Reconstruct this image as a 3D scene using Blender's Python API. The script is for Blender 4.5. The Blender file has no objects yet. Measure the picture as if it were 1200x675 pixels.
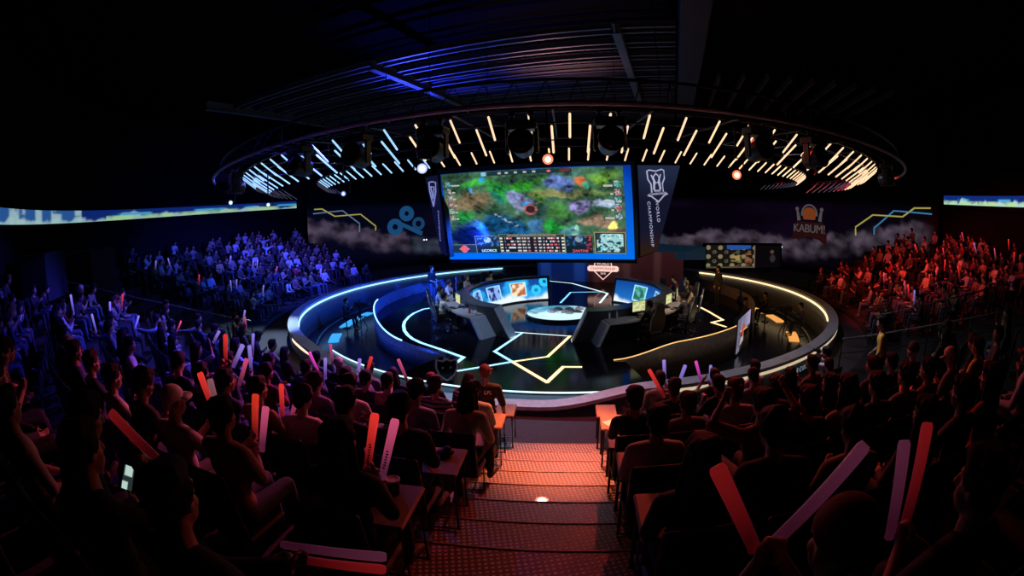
import bpy, bmesh, math, random
import numpy as np
from mathutils import Vector, Matrix, noise, Quaternion
random.seed(11)
PI = math.pi
R = math.radians
SC = bpy.context.scene
COL = SC.collection
CX, CY = 2.383, 21.133                    # centre of the round stage; the camera stands over (0, 0)
UX, UY = .3256, .9455                     # axis of the stage (from the hall towards the big screen)
VX, VY = .9455, -.3256                    # across the stage
QX, QY = 2.122, 18.685                    # centre of the team desks

def pol(r, a, z=0.0):                     # a in degrees, 0 = towards the camera, + = right
    return Vector((CX + r*math.sin(R(a)), CY - r*math.cos(R(a)), z))
def desk(r, b, z=0.0):                    # polar round the desk circle
    s, c = math.sin(R(b)), math.cos(R(b))
    return Vector((QX + r*(s*VX - c*UX), QY + r*(s*VY - c*UY), z))

# ------------------------------------------------------------------ materials
MATS = {}
def mat(name, col=(.5,.5,.5), rough=.6, metal=0., emis=None, es=0., var=.12, vscale=9., bump=0., bscale=60., spec=.5, alpha=1.):
    if name in MATS: return MATS[name]
    m = bpy.data.materials.new(name); m.use_nodes = True
    nt = m.node_tree; b = nt.nodes['Principled BSDF']
    b.inputs['Roughness'].default_value = rough
    b.inputs['Metallic'].default_value = metal
    b.inputs['Specular IOR Level'].default_value = spec
    b.inputs['Alpha'].default_value = alpha
    tc = nt.nodes.new('ShaderNodeTexCoord')
    nz = nt.nodes.new('ShaderNodeTexNoise'); nz.inputs['Scale'].default_value = vscale; nz.inputs['Detail'].default_value = 3
    nt.links.new(tc.outputs['Object'], nz.inputs['Vector'])
    rp = nt.nodes.new('ShaderNodeValToRGB')
    rp.color_ramp.elements[0].position = .3; rp.color_ramp.elements[1].position = .7
    rp.color_ramp.elements[0].color = (*[c*(1-var) for c in col], 1)
    rp.color_ramp.elements[1].color = (*[min(1, c*(1+var)) for c in col], 1)
    nt.links.new(nz.outputs['Fac'], rp.inputs['Fac']); nt.links.new(rp.outputs['Color'], b.inputs['Base Color'])
    if bump:
        n2 = nt.nodes.new('ShaderNodeTexNoise'); n2.inputs['Scale'].default_value = bscale
        nt.links.new(tc.outputs['Object'], n2.inputs['Vector'])
        bp = nt.nodes.new('ShaderNodeBump'); bp.inputs['Strength'].default_value = bump; bp.inputs['Distance'].default_value = .01
        nt.links.new(n2.outputs['Fac'], bp.inputs['Height']); nt.links.new(bp.outputs['Normal'], b.inputs['Normal'])
    if emis:
        b.inputs['Emission Color'].default_value = (*emis, 1); b.inputs['Emission Strength'].default_value = es
    MATS[name] = m
    return m
def glow(name, col, s):
    return mat(name, tuple(c*.3 for c in col), .4, 0, col, s)
def colmat(name, s, rough=.35, base=.25):  # lit surface whose picture is in the mesh's colour attribute
    if name in MATS: return MATS[name]
    m = bpy.data.materials.new(name); m.use_nodes = True
    nt = m.node_tree; b = nt.nodes['Principled BSDF']
    at = nt.nodes.new('ShaderNodeAttribute'); at.attribute_name = 'Col'
    mx = nt.nodes.new('ShaderNodeMix'); mx.data_type = 'RGBA'; mx.blend_type = 'MULTIPLY'
    mx.inputs['Factor'].default_value = 1; mx.inputs[7].default_value = (base, base, base, 1)
    nt.links.new(at.outputs['Color'], mx.inputs[6])
    nt.links.new(mx.outputs[2], b.inputs['Base Color'])
    nt.links.new(at.outputs['Color'], b.inputs['Emission Color'])
    b.inputs['Emission Strength'].default_value = s; b.inputs['Roughness'].default_value = rough
    MATS[name] = m
    return m

# ------------------------------------------------------------------ mesh building
class MB:
    def __init__(s): s.V = []; s.F = []
    def add(s, vs, fs):
        n = len(s.V); s.V += [tuple(v) for v in vs]; s.F += [tuple(i+n for i in f) for f in fs]; return s
    def box(s, c, d, M=None):
        vs = []
        for x in (-.5,.5):
            for y in (-.5,.5):
                for z in (-.5,.5):
                    v = Vector((x*d[0], y*d[1], z*d[2]))
                    if M is not None: v = M @ v
                    vs.append(Vector(c)+v)
        return s.add(vs, [(0,1,3,2),(4,6,7,5),(0,4,5,1),(2,3,7,6),(0,2,6,4),(1,5,7,3)])
    def bbox(s, c, d, bv=.02, M=None):     # bevelled box: chamfered along all edges
        x, y, z = [k/2 for k in d]; b = min(bv, x*.9, y*.9, z*.9); vs = []; 
        for sx in (-1,1):
            for sy in (-1,1):
                for sz in (-1,1):
                    vs += [(sx*x, sy*(y-b), sz*(z-b)), (sx*(x-b), sy*y, sz*(z-b)), (sx*(x-b), sy*(y-b), sz*z)]
        bm = bmesh.new()
        for v in vs:
            v = Vector(v)
            bm.verts.new(Vector(c) + (M @ v if M is not None else v))
        r = bmesh.ops.convex_hull(bm, input=bm.verts)
        bm.verts.index_update()
        s.add([v.co.copy() for v in bm.verts], [[v.index for v in f.verts] for f in bm.faces]); bm.free(); return s
    def tube(s, pts, rad, seg=8, closed=False):
        pts = [Vector(p) for p in pts]; n = len(pts); rings = []
        rr = rad if isinstance(rad, (list, tuple)) else [rad]*n
        up = Vector((0,0,1))
        for i, p in enumerate(pts):
            a = pts[i-1] if i or closed else p; b = pts[(i+1) % n] if i < n-1 or closed else p
            t = (b-a).normalized()
            x = t.cross(up)
            if x.length < .05: x = t.cross(Vector((1,0,0)))
            x.normalize(); y = x.cross(t)
            rings.append([p + (x*math.cos(2*PI*k/seg) + y*math.sin(2*PI*k/seg))*rr[i] for k in range(seg)])
        vs = [v for r in rings for v in r]; fs = []
        for i in range(n if closed else n-1):
            j = (i+1) % n
            for k in range(seg):
                fs.append((i*seg+k, i*seg+(k+1) % seg, j*seg+(k+1) % seg, j*seg+k))
        if not closed: fs += [tuple(range(seg))[::-1], tuple((n-1)*seg+k for k in range(seg))]
        return s.add(vs, fs)
    def lathe(s, prof, c=(0,0,0), seg=20, M=None, sx=1., sy=1.):
        vs = []; fs = []; n = len(prof)
        for r, z in prof:
            for k in range(seg):
                v = Vector((r*sx*math.cos(2*PI*k/seg), r*sy*math.sin(2*PI*k/seg), z))
                if M is not None: v = M @ v
                vs.append(Vector(c)+v)
        for i in range(n-1):
            for k in range(seg):
                fs.append((i*seg+k, i*seg+(k+1) % seg, (i+1)*seg+(k+1) % seg, (i+1)*seg+k))
        fs += [tuple(range(seg))[::-1], tuple((n-1)*seg+k for k in range(seg))]
        return s.add(vs, fs)
    def ell(s, c, r, M=None, seg=14, ring=8):
        prof = [(math.sin(PI*i/ring), -math.cos(PI*i/ring)) for i in range(1, ring)]
        vs = []; fs = []
        def P(v):
            v = Vector((v[0]*r[0], v[1]*r[1], v[2]*r[2]))
            return Vector(c) + (M @ v if M is not None else v)
        for q, z in prof:
            for k in range(seg): vs.append(P((q*math.cos(2*PI*k/seg), q*math.sin(2*PI*k/seg), z)))
        n = len(prof); vs += [P((0,0,-1)), P((0,0,1))]
        for i in range(n-1):
            for k in range(seg): fs.append((i*seg+k, i*seg+(k+1) % seg, (i+1)*seg+(k+1) % seg, (i+1)*seg+k))
        for k in range(seg):
            fs.append((n*seg, (k+1) % seg, k)); fs.append((n*seg+1, (n-1)*seg+k, (n-1)*seg+(k+1) % seg))
        return s.add(vs, fs)
    def cap(s, a, ra, b, rb, seg=10):      # rounded tapered limb
        a = Vector(a); b = Vector(b); t = (b-a)
        if t.length < 1e-5: return s.ell(a, (ra,)*3)
        t.normalize(); x = t.orthogonal().normalized(); y = t.cross(x)
        rings = []
        for q in (-75, -40, 0): rings.append((a + t*ra*math.sin(R(q)), ra*math.cos(R(q))))
        for q in (0, 40, 75): rings.append((b + t*rb*math.sin(R(q)), rb*math.cos(R(q))))
        vs = []; fs = []; n = len(rings)
        for p, r in rings:
            for k in range(seg): vs.append(p + (x*math.cos(2*PI*k/seg) + y*math.sin(2*PI*k/seg))*r)
        for i in range(n-1):
            for k in range(seg): fs.append((i*seg+k, i*seg+(k+1) % seg, (i+1)*seg+(k+1) % seg, (i+1)*seg+k))
        fs += [tuple(range(seg))[::-1], tuple((n-1)*seg+k for k in range(seg))]
        return s.add(vs, fs)
    def sweep(s, prof, a0, a1, n=48, P=pol, dz=None):     # closed (r, z) profile swept along an arc
        m = len(prof); vs = []; fs = []
        for i in range(n+1):
            a = a0 + (a1-a0)*i/n; d = dz(a) if dz else 0.
            for r, z in prof: vs.append(P(r, a, z+d if not callable(z) else z(a)))
        for i in range(n):
            for k in range(m): fs.append((i*m+k, i*m+(k+1) % m, (i+1)*m+(k+1) % m, (i+1)*m+k))
        fs += [tuple(range(m))[::-1], tuple(n*m+k for k in range(m))]
        return s.add(vs, fs)
    def prism(s, poly, z0, z1):
        n = len(poly)
        return s.add([(x,y,z0) for x,y in poly]+[(x,y,z1) for x,y in poly], [tuple(range(n))[::-1], tuple(range(n,2*n))]+[(i,(i+1)%n,n+(i+1)%n,n+i) for i in range(n)])
    def plate(s, poly, o, x, y, t):        # flat polygon extruded along x cross y
        o, x, y = Vector(o), Vector(x), Vector(y); nrm = x.cross(y).normalized(); n = len(poly)
        A = [o + x*p[0] + y*p[1] for p in poly]
        return s.add(A + [a + nrm*t for a in A], [tuple(range(n))[::-1], tuple(range(n,2*n))]+[(i,(i+1)%n,n+(i+1)%n,n+i) for i in range(n)])
    def mesh(s, name, smooth=False):
        me = bpy.data.meshes.new(name); me.from_pydata(s.V, [], s.F)
        bm = bmesh.new(); bm.from_mesh(me); bmesh.ops.recalc_face_normals(bm, faces=bm.faces); bm.to_mesh(me); bm.free()
        if smooth: me.polygons.foreach_set('use_smooth', [True]*len(me.polygons))
        me.update(); return me

def tag(o, label=None, cat=None, group=None, kind=None):
    if label: o['label'] = label
    if cat: o['category'] = cat
    if group: o['group'] = group
    if kind: o['kind'] = kind
    return o
def link(name, me, m=None, parent=None, local=False):
    o = bpy.data.objects.new(name, me); COL.objects.link(o)
    if m is not None and len(me.materials) == 0: me.materials.append(m)
    if parent is not None:
        o.parent = parent
        if not local:
            M = parent.matrix_basis.copy()
            if parent.parent is not None: M = parent.parent.matrix_basis @ parent.matrix_parent_inverse @ M
            o.matrix_parent_inverse = M.inverted()
    return o
def obj(name, mb, m, parent=None, smooth=False, local=False):
    return link(name, mb.mesh(name, smooth), m, parent, local)
def empty(name, loc=(0,0,0), rz=0., label=None, cat=None, group=None):
    o = bpy.data.objects.new(name, None); COL.objects.link(o); o.location = loc; o.rotation_euler = (0,0,rz); o.empty_display_size = .1
    return tag(o, label, cat, group)
def struct(name, mb, m, smooth=False): return tag(obj(name, mb, m, None, smooth), kind='structure')
def copy_tree(o, parent=None):
    c = o.copy(); COL.objects.link(c)
    if parent is not None: c.parent = parent
    for ch in o.children: copy_tree(ch, c)
    return c
def grid(name, P, colf, nu, nv, m, parent=None, local=False):
    vs = []; cs = []
    for j in range(nv+1):
        for i in range(nu+1):
            u, v = i/nu, j/nv
            vs.append(tuple(P(u, v))); cs += [*colf(u, v), 1.]
    w = nu+1
    fs = [(j*w+i, j*w+i+1, (j+1)*w+i+1, (j+1)*w+i) for j in range(nv) for i in range(nu)]
    me = bpy.data.meshes.new(name); me.from_pydata(vs, [], fs)
    at = me.color_attributes.new('Col', 'FLOAT_COLOR', 'POINT'); at.data.foreach_set('color', cs)
    return link(name, me, m, parent, local)
def text(name, body, size, m, parent, o, x, y, ext=.01, shear=0., align='CENTER', space=1.):
    cu = bpy.data.curves.new(name, 'FONT'); cu.body = body; cu.size = size; cu.align_x = align; cu.align_y = 'CENTER'; cu.extrude = ext; cu.shear = shear; cu.space_character = space
    t = bpy.data.objects.new(name, cu); COL.objects.link(t)
    me = bpy.data.meshes.new_from_object(t.evaluated_get(bpy.context.evaluated_depsgraph_get()))
    bpy.data.objects.remove(t); bpy.data.curves.remove(cu)
    x = Vector(x).normalized(); y = Vector(y).normalized(); z = x.cross(y)
    M = Matrix(((x[0],y[0],z[0],o[0]),(x[1],y[1],z[1],o[1]),(x[2],y[2],z[2],o[2]),(0,0,0,1)))
    me.transform(M); me.materials.clear(); me.name = name
    return link(name, me, m, parent)
def fbm(x, y, z=0., o=4): return noise.fractal(Vector((x, y, z)), 1.0, 2.0, o)
def sm(a, b, x):
    t = min(1, max(0, (x-a)/(b-a))); return t*t*(3-2*t)
def mixc(a, b, t): return tuple(p+(q-p)*t for p, q in zip(a, b))
ORD = ['zeroth','first','second','third','fourth','fifth','sixth','seventh','eighth','ninth','tenth','eleventh','twelfth','thirteenth','fourteenth','fifteenth','sixteenth','seventeenth','eighteenth','nineteenth','twentieth']
def ordn(i):
    if i <= 20: return ORD[i]
    if i == 30: return 'thirtieth'
    return ('twenty-' if i < 30 else 'thirty-') + ORD[i % 10] if i < 40 else 'far'

# ------------------------------------------------------------------ camera (a 17 mm equisolid fisheye, as the photo's lens)
cam = bpy.data.cameras.new('camera'); co = bpy.data.objects.new('camera', cam); COL.objects.link(co); SC.camera = co
cam.type = 'PANO'
cam.panorama_type = 'FISHEYE_EQUISOLID'; cam.fisheye_lens = 561.656*36/1200; cam.fisheye_fov = PI
cam.sensor_width = 36; cam.sensor_height = 20.25; cam.clip_start = .02; cam.clip_end = 200
CP, CR = .160, .026
fw = Vector((0, math.cos(CP), -math.sin(CP))); up = Vector((0, math.sin(CP), math.cos(CP))); rt = Vector((1,0,0))
cr = rt*math.cos(CR) - up*math.sin(CR); cu_ = rt*math.sin(CR) + up*math.cos(CR)
CAMZ = 4.3
co.matrix_world = Matrix(((cr[0],cu_[0],-fw[0],0),(cr[1],cu_[1],-fw[1],0),(cr[2],cu_[2],-fw[2],CAMZ),(0,0,0,1)))
def in_view(p, m=25):                      # keeps people nobody could see from being built
    p = Vector(p) - Vector((0,0,CAMZ)); X, Y, W = p.dot(cr), p.dot(cu_), p.dot(fw)
    rr = math.hypot(X, Y); th = math.atan2(rr, W); k = 561.656*2*math.sin(th/2)/max(rr, 1e-6)
    return -m < 600+X*k < 1200+m and -m < 337.5-Y*k < 675+m

# ------------------------------------------------------------------ shared materials
BLK = mat('black_matt', (.012,.012,.014), .7)
BLKG = mat('black_gloss', (.006,.006,.008), .12, var=.05)
DKM = mat('dark_metal', (.03,.03,.035), .4, .6)
STEEL = mat('brushed_steel', (.35,.36,.4), .35, .9)
GREYRIM = mat('satin_grey', (.55,.54,.62), .4, .2)
CYAN = glow('cyan_led', (.30,.68,1.), 2.0)
CYAN2 = glow('cyan_led_soft', (.22,.6,1.), 1.5)
WARM = glow('warm_led', (1.,.70,.34), 1.9)
WARM2 = glow('warm_led_soft', (1.,.55,.18), 1.2)
TUBEW = glow('warm_tube', (1.,.66,.40), 1.25)
TUBEB = glow('blue_tube', (.36,.66,1.), 1.15)
TUBEF = glow('dim_tube', (.35,.32,.5), .10)

# ------------------------------------------------------------------ the setting
CARPET = mat('dark_carpet', (.055,.045,.06), .9, bump=.3, bscale=200)
TEALF = mat('lit_floor_vinyl', (.10,.13,.16), .5)
CONC = mat('tier_concrete', (.016,.016,.02), .85)
def ring_poly(r0, r1, a0, a1, z, n=96):
    b = MB(); vs = []; fs = []
    for i in range(n+1):
        a = a0+(a1-a0)*i/n; vs += [pol(r0,a,z), pol(r1,a,z)]
    for i in range(n): fs.append((2*i,2*i+1,2*i+3,2*i+2))
    return b.add(vs, fs)
struct('floor', ring_poly(11.9, 24, -180, 180, 0.), CARPET)
b = MB(); b.add([pol(11.7,a,-.7) for a in range(0,360,5)], [tuple(range(72))])
struct('moat_floor', b, mat('moat_gloss_floor', (.012,.014,.02), .18))
HIP = lambda k: 13.92+1.318*k
TRD = lambda k: .2+.4*k
AIS = -7.3
for k in range(8):
    r0 = 13.2+1.318*k; r1 = r0+1.318; dl = math.degrees(.955/(r0+.6)); h = TRD(k)
    for a0, a1 in ((-126, AIS-dl), (AIS+dl, 96)):
        struct('seating_tier', MB().sweep([(r0,0),(r1,0),(r1,h),(r0,h)], a0, a1, 60), CONC)
# main stair with studded treads
def stud_mat():
    m = bpy.data.materials.new('studded_stair'); m.use_nodes = True; nt = m.node_tree; b = nt.nodes['Principled BSDF']
    tc = nt.nodes.new('ShaderNodeTexCoord'); mp = nt.nodes.new('ShaderNodeMapping'); mp.inputs['Scale'].default_value = (19,19,19); mp.inputs['Rotation'].default_value = (0,0,R(AIS))
    vo = nt.nodes.new('ShaderNodeTexVoronoi'); vo.voronoi_dimensions = '2D'; vo.inputs['Randomness'].default_value = 0.; vo.inputs['Scale'].default_value = 1.
    nt.links.new(tc.outputs['Object'], mp.inputs['Vector']); nt.links.new(mp.outputs['Vector'], vo.inputs['Vector'])
    rp = nt.nodes.new('ShaderNodeValToRGB'); rp.color_ramp.elements[0].position = .22; rp.color_ramp.elements[1].position = .36
    rp.color_ramp.elements[0].color = (.42,.38,.38,1); rp.color_ramp.elements[1].color = (.085,.075,.08,1)
    nt.links.new(vo.outputs['Distance'], rp.inputs['Fac']); nt.links.new(rp.outputs['Color'], b.inputs['Base Color'])
    bp = nt.nodes.new('ShaderNodeBump'); bp.invert = True; bp.inputs['Strength'].default_value = .8; bp.inputs['Distance'].default_value = .01
    nt.links.new(rp.outputs['Color'], bp.inputs['Height']); bp.invert = False
    nt.links.new(bp.outputs['Normal'], b.inputs['Normal']); b.inputs['Roughness'].default_value = .45
    return m
STUD = stud_mat(); NOSE = mat('stair_nosing', (.34,.30,.30), .5)
er = Vector((math.sin(R(AIS)), -math.cos(R(AIS)), 0)); et = Vector((math.cos(R(AIS)), math.sin(R(AIS)), 0)); C0 = Vector((CX,CY,0))
for i in range(12):
    r0 = 13.56+.659*i; h = .2*(i+1); b = MB(); n = 8
    A = C0+er*r0; B = C0+er*(r0+.659)
    b.add([A-et*.95, A+et*.95, B+et*.95, B-et*.95, *[p+Vector((0,0,h)) for p in (A-et*.95, A+et*.95, B+et*.95, B-et*.95)]],
          [(0,1,2,3),(4,5,6,7),(0,1,5,4),(1,2,6,5),(2,3,7,6),(3,0,4,7)])
    s = struct('stair_step', b, STUD)
    nb = MB().tube([A-et*.95+Vector((0,0,h)), A+et*.95+Vector((0,0,h))], .012, 6)
    obj('nosing', nb, NOSE, s)
# bowl wall and the printed back wall
WALLD = mat('dark_wall', (.0035,.004,.007), .9, spec=.1)
struct('wall_left', MB().sweep([(22.5,0),(22.9,0),(22.9,11),(22.5,11)], -126, -20, 60), WALLD)
struct('wall_right', MB().sweep([(22.5,0),(22.9,0),(22.9,11),(22.5,11)], 10, 82.6, 60), WALLD)
struct('wall_end', MB().sweep([(22.05,0),(22.6,0),(22.6,11),(22.05,11)], 82.6, 234, 80), WALLD)
b = MB()
for a in (-126, 96):                       # closed ends of the seating bowl
    p = [pol(13.2,a,0)]
    for k in range(8): p += [pol(13.2+1.318*k,a,TRD(k)+.05), pol(13.2+1.318*(k+1),a,TRD(k)+.05)]
    p += [pol(22.4,a,0)]; n = len(p); off = pol(14,a+.5)-pol(14,a)
    b.add(p+[q+off for q in p], [tuple(range(n))[::-1], tuple(range(n,2*n))]+[(i,(i+1)%n,n+(i+1)%n,n+i) for i in range(n)])
struct('bowl_end_wall', b, WALLD)

# picture on the back wall: night sky with a bank of clouds
TOPL = [(-126,4.7),(-130,4.5),(-134,4.15),(-138,3.75),(-142,3.35),(-148,2.9),(-155,2.45),(-165,2.1),(-180,2.0)]
TOPR = [(180,2.0),(150,2.3),(140,2.85),(133,3.1),(126,3.0),(120,2.7),(114,2.75),(108,3.25),(100,3.85),(92,4.3),(82,4.7)]
def top_at(a):
    T = TOPL if a < 0 else sorted(TOPR)
    T = sorted(T)
    for (a0,z0),(a1,z1) in zip(T, T[1:]):
        if a0 <= a <= a1: return z0+(z1-z0)*(a-a0)/(a1-a0)
    return 2.
def wall_col(a, z):
    aw = a if a <= 180 else a-360
    x = math.radians(a)*22
    edge = top_at(aw) + .55*fbm(x*.35, 3.1) + .35*fbm(x*1.1, z*1.1, 2)
    cl = sm(0, .5, edge-z)*(1-sm(1.0, 2.1, edge-z))
    tex = .55+.75*fbm(x*.8, z*1.2, 7.)
    sky = mixc((.0010,.0014,.007), (.0018,.0006,.0035), sm(170,200,360-a if aw>0 else a) if False else (1. if aw > 0 else 0.))
    neb = max(0, fbm(x*.12, z*.3, 11))*.007
    sky = (sky[0]+neb*.6, sky[1]+neb*.2, sky[2]+neb)
    tone = (.085,.062,.105) if aw < 0 else (.080,.058,.085)
    if 150 < abs(aw): tone = (.04,.05,.08)
    c = mixc(sky, tuple(t*max(.15, tex) for t in tone), cl)
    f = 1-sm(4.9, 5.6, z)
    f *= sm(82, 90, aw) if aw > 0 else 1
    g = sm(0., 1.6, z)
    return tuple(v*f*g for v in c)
A0, A1 = 82.6, 234.
wl = grid('wall_back', lambda u, v: pol(22, A0+(A1-A0)*u, 6.2*v), lambda u, v: wall_col(A0+(A1-A0)*u, 6.2*v), 420, 56, colmat('self_lit_wall_print', 1., .95, .02))  # print glows by itself in place of lights on the wall
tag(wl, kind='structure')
def wpt(a, z, off=.05): return pol(22-off, a, z)
def wall_strip(name, pts, w, m, lab, cat):
    b = MB(); pts2 = []
    for (a0,z0),(a1,z1) in zip(pts, pts[1:]):
        for i in range(5): pts2.append((a0+(a1-a0)*i/5, z0+(z1-z0)*i/5))
    pts2.append(pts[-1])
    b.tube([wpt(a,z) for a, z in pts2], w, 6)
    return tag(obj(name, b, m), lab, cat)
YEL = glow('glow_yellow', (.62,.56,.12), .55); BLU = glow('glow_blue', (.06,.28,.55), .6); BLG = glow('glow_grey_blue', (.13,.22,.33), .7)  # wall lines emit too, standing in for light on the print
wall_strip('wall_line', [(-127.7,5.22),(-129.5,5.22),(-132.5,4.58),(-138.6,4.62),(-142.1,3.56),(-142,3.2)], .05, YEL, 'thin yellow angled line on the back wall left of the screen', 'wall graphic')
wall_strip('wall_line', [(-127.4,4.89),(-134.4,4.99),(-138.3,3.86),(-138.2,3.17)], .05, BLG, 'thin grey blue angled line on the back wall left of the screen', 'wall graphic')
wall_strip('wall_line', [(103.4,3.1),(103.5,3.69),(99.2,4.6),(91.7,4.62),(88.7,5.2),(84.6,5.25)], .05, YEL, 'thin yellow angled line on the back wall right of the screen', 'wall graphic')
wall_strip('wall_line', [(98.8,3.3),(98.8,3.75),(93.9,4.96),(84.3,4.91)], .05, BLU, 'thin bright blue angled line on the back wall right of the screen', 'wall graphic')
# cloud shaped team emblem, left
def wall_frame(a, z, off=.06):
    o = wpt(a, z, off); x = Vector((math.cos(R(a)), math.sin(R(a)), 0)); nrm = Vector((-math.sin(R(a)), math.cos(R(a)), 0))
    x = -x if False else x
    return o, x, Vector((0,0,1))
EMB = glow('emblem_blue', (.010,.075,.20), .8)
def annulus(b, o, x, y, cx, cy, ro, ri, t=.04, a0=0, a1=360, n=28):
    n2 = x.cross(y).normalized(); vs = []; fs = []
    for i in range(n+1):
        q = R(a0+(a1-a0)*i/n)
        for r in (ro, ri):
            p = o + x*(cx+r*math.cos(q)) + y*(cy+r*math.sin(q)); vs += [p, p+n2*t]
    for i in range(n):
        k = 4*i; fs += [(k,k+4,k+5,k+1),(k+2,k+3,k+7,k+6),(k+1,k+5,k+7,k+3),(k,k+2,k+6,k+4)]
    fs += [(0,1,3,2),(4*n,4*n+2,4*n+3,4*n+1)]
    b.add(vs, fs)
o, x, y = wall_frame(-149.6, 3.6)
x = Vector((-x[0], -x[1], 0))            # reading direction as seen from the hall
xr = Vector((math.cos(R(-149.6)), math.sin(R(-149.6)), 0)); xr = -xr
em = empty('team_emblem', o, 0, 'large dull blue emblem of three looped rings on the back wall', 'emblem')
E1 = MB(); annulus(E1, o, xr, y, -.05, .86, .66, .2); obj('upper_ring', E1, EMB, em)
E1 = MB(); annulus(E1, o+Vector((0,0,0)), xr, y, -1.12, -.22, .7, .24); obj('left_ring', E1, EMB, em)
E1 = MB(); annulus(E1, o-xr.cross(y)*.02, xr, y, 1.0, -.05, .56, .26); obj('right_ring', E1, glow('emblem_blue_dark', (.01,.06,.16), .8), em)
E1 = MB(); E1.plate([(-1.0,.47),(-.75,.25),(1.35,-.75),(1.25,-1.1),(.9,-.95),(-1.05,.05)], o-xr*0, xr, y, .05); obj('diagonal_band', E1, EMB, em)
# orange team crest with lettering, right
a = 114.9; o = wpt(a, 3.35, .06); xr = -Vector((math.cos(R(a)), math.sin(R(a)), 0)); y = Vector((0,0,1))
em = empty('team_crest', o, 0, 'team crest with orange dome and grey KABUM! lettering on back wall', 'emblem')
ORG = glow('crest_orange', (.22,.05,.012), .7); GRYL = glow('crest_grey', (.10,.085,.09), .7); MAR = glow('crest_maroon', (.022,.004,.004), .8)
b = MB(); pts = [(.62*math.cos(R(q)), 1.02+.52*math.sin(R(q))) for q in range(0,181,15)]+[(-.52,.62),(.52,.62)]; b.plate(pts, o, xr, y, .06); obj('dome', b, ORG, em)
b = MB(); annulus(b, o, xr, y, 0, 1.02, .76, .64, .05, -10, 190); obj('dome_rim', b, GRYL, em)
for sx in (-1,1):
    b = MB(); b.plate([(sx*.82,.55),(sx*1.02,1.25),(sx*1.2,1.25),(sx*1.12,.5)], o, xr, y, .05); annulus(b, o, xr, y, sx*1.15, 1.4, .15, .02); obj('stud_arm', b, GRYL, em)
b = MB(); b.plate([(-1.25,.45),(1.25,.45),(1.75,-.75),(1.55,-1.25),(.9,-.85),(0,-.68),(-.9,-.8),(-1.75,-1.0)], o-xr.cross(y)*.03, xr, y, .03); obj('backing', b, MAR, em)
text('lettering', 'KABUM!', .86, GRYL, em, o+y*(-.08)+xr.cross(y)*.05, xr, y, .02, 0., 'CENTER', .95)

# little twin lamps on the back wall
for (a_, z_, w_) in ((-153.6,2.12,'left of the screen above the clouds'),(121.8,1.72,'right, beside the side screen')):
    q_ = empty('twin_lamp', wpt(a_, z_, .1), 0, 'pair of tiny white lamps on the back wall ' + w_, 'lamp')
    for d_ in (-.28,.28):
        obj('bulb', MB().ell(wpt(a_+d_, z_, .1), (.07,.07,.07)), glow('twin_white', (.75,.75,1.), 1.6), q_, True)
    obj('bracket', MB().tube([wpt(a_-.45, z_-.05, .06), wpt(a_+.45, z_-.05, .06)], .03, 6), BLK, q_)

# ceiling: deck, beams, purlins, duct
struct('ceiling', MB().box((CX, CY-6, 11.2), (70, 70, .2)), mat('ceiling_black', (.0012,.0012,.0016), .95, spec=.05))
def uv(u, v, z): return Vector((UX*u+VX*v, UY*u+VY*v, z))
AX = Matrix((( VX, UX, 0),(VY, UY, 0),(0,0,1)))      # local x = across, y = along the axis
PUR = mat('galvanised_purlin', (.16,.16,.18), .5, .4)
CEILZ = 9.45
for v, u0, u1 in ((-16.3,11,27), (-8.86,12.4,27), (-1.14,12.4,27)):
    b = MB(); c = uv((u0+u1)/2, v, CEILZ-.12)
    for z in (-.16,.16): b.box(c+Vector((0,0,z)), (.24,u1-u0,.035), AX)
    b.box(c, (.035,u1-u0,.32), AX)
    tag(obj('roof_beam', b, PUR), {-16.3:'steel roof beam farthest left under the ceiling', -8.86:'bluish steel roof beam left of the screen under the ceiling', -1.14:'reddish lit steel roof beam over the screen top right'}[v], 'beam')
u = 12.5; i = 0
seqn = 0
while u < 26.5:
    for v0, v1, wh in ((-16.3,-8.98,'left'), (-8.74,-1.26,'middle'), (-1.02,.5,'short')):
        seqn += 1
        b = MB(); c = uv(u, (v0+v1)/2, CEILZ)
        b.box(c+Vector((0,0,.09)), (v1-v0,.10,.02), AX); b.box(c+Vector((0,0,-.09)), (v1-v0,.10,.02), AX); b.box(c, (v1-v0,.02,.16), AX)
        tag(obj('ceiling_purlin', b, PUR), f'thin steel purlin under the ceiling, {wh} bay, {ordn(i+1)} from the front edge', 'purlin', 'roof purlins')
    u += .42 if i % 2 == 0 else .85; i += 1
for k in range(9):                        # bay on the right runs the other way, in a darker brown
    v = 2.2+.95*k
    b = MB(); c = uv(20.5, v, CEILZ)
    b.box(c+Vector((0,0,.09)), (.12,6,.02), AX); b.box(c+Vector((0,0,-.09)), (.12,6,.02), AX); b.box(c, (.02,6,.16), AX)
    tag(obj('ceiling_purlin', b, mat('dark_brown_purlin', (.05,.03,.025), .7)), f'thin steel purlin in the right bay, {ordn(k+1)} right of the duct', 'purlin', 'roof purlins')
b = MB(); c = uv(13, .95, 9.2); b.bbox(c, (.75, 22, .5), .05, AX)
tag(obj('ceiling_duct', b, mat('duct_grey', (.035,.032,.05), .7)), 'wide dark rectangular duct running along the ceiling to the stage', 'duct')

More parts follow.
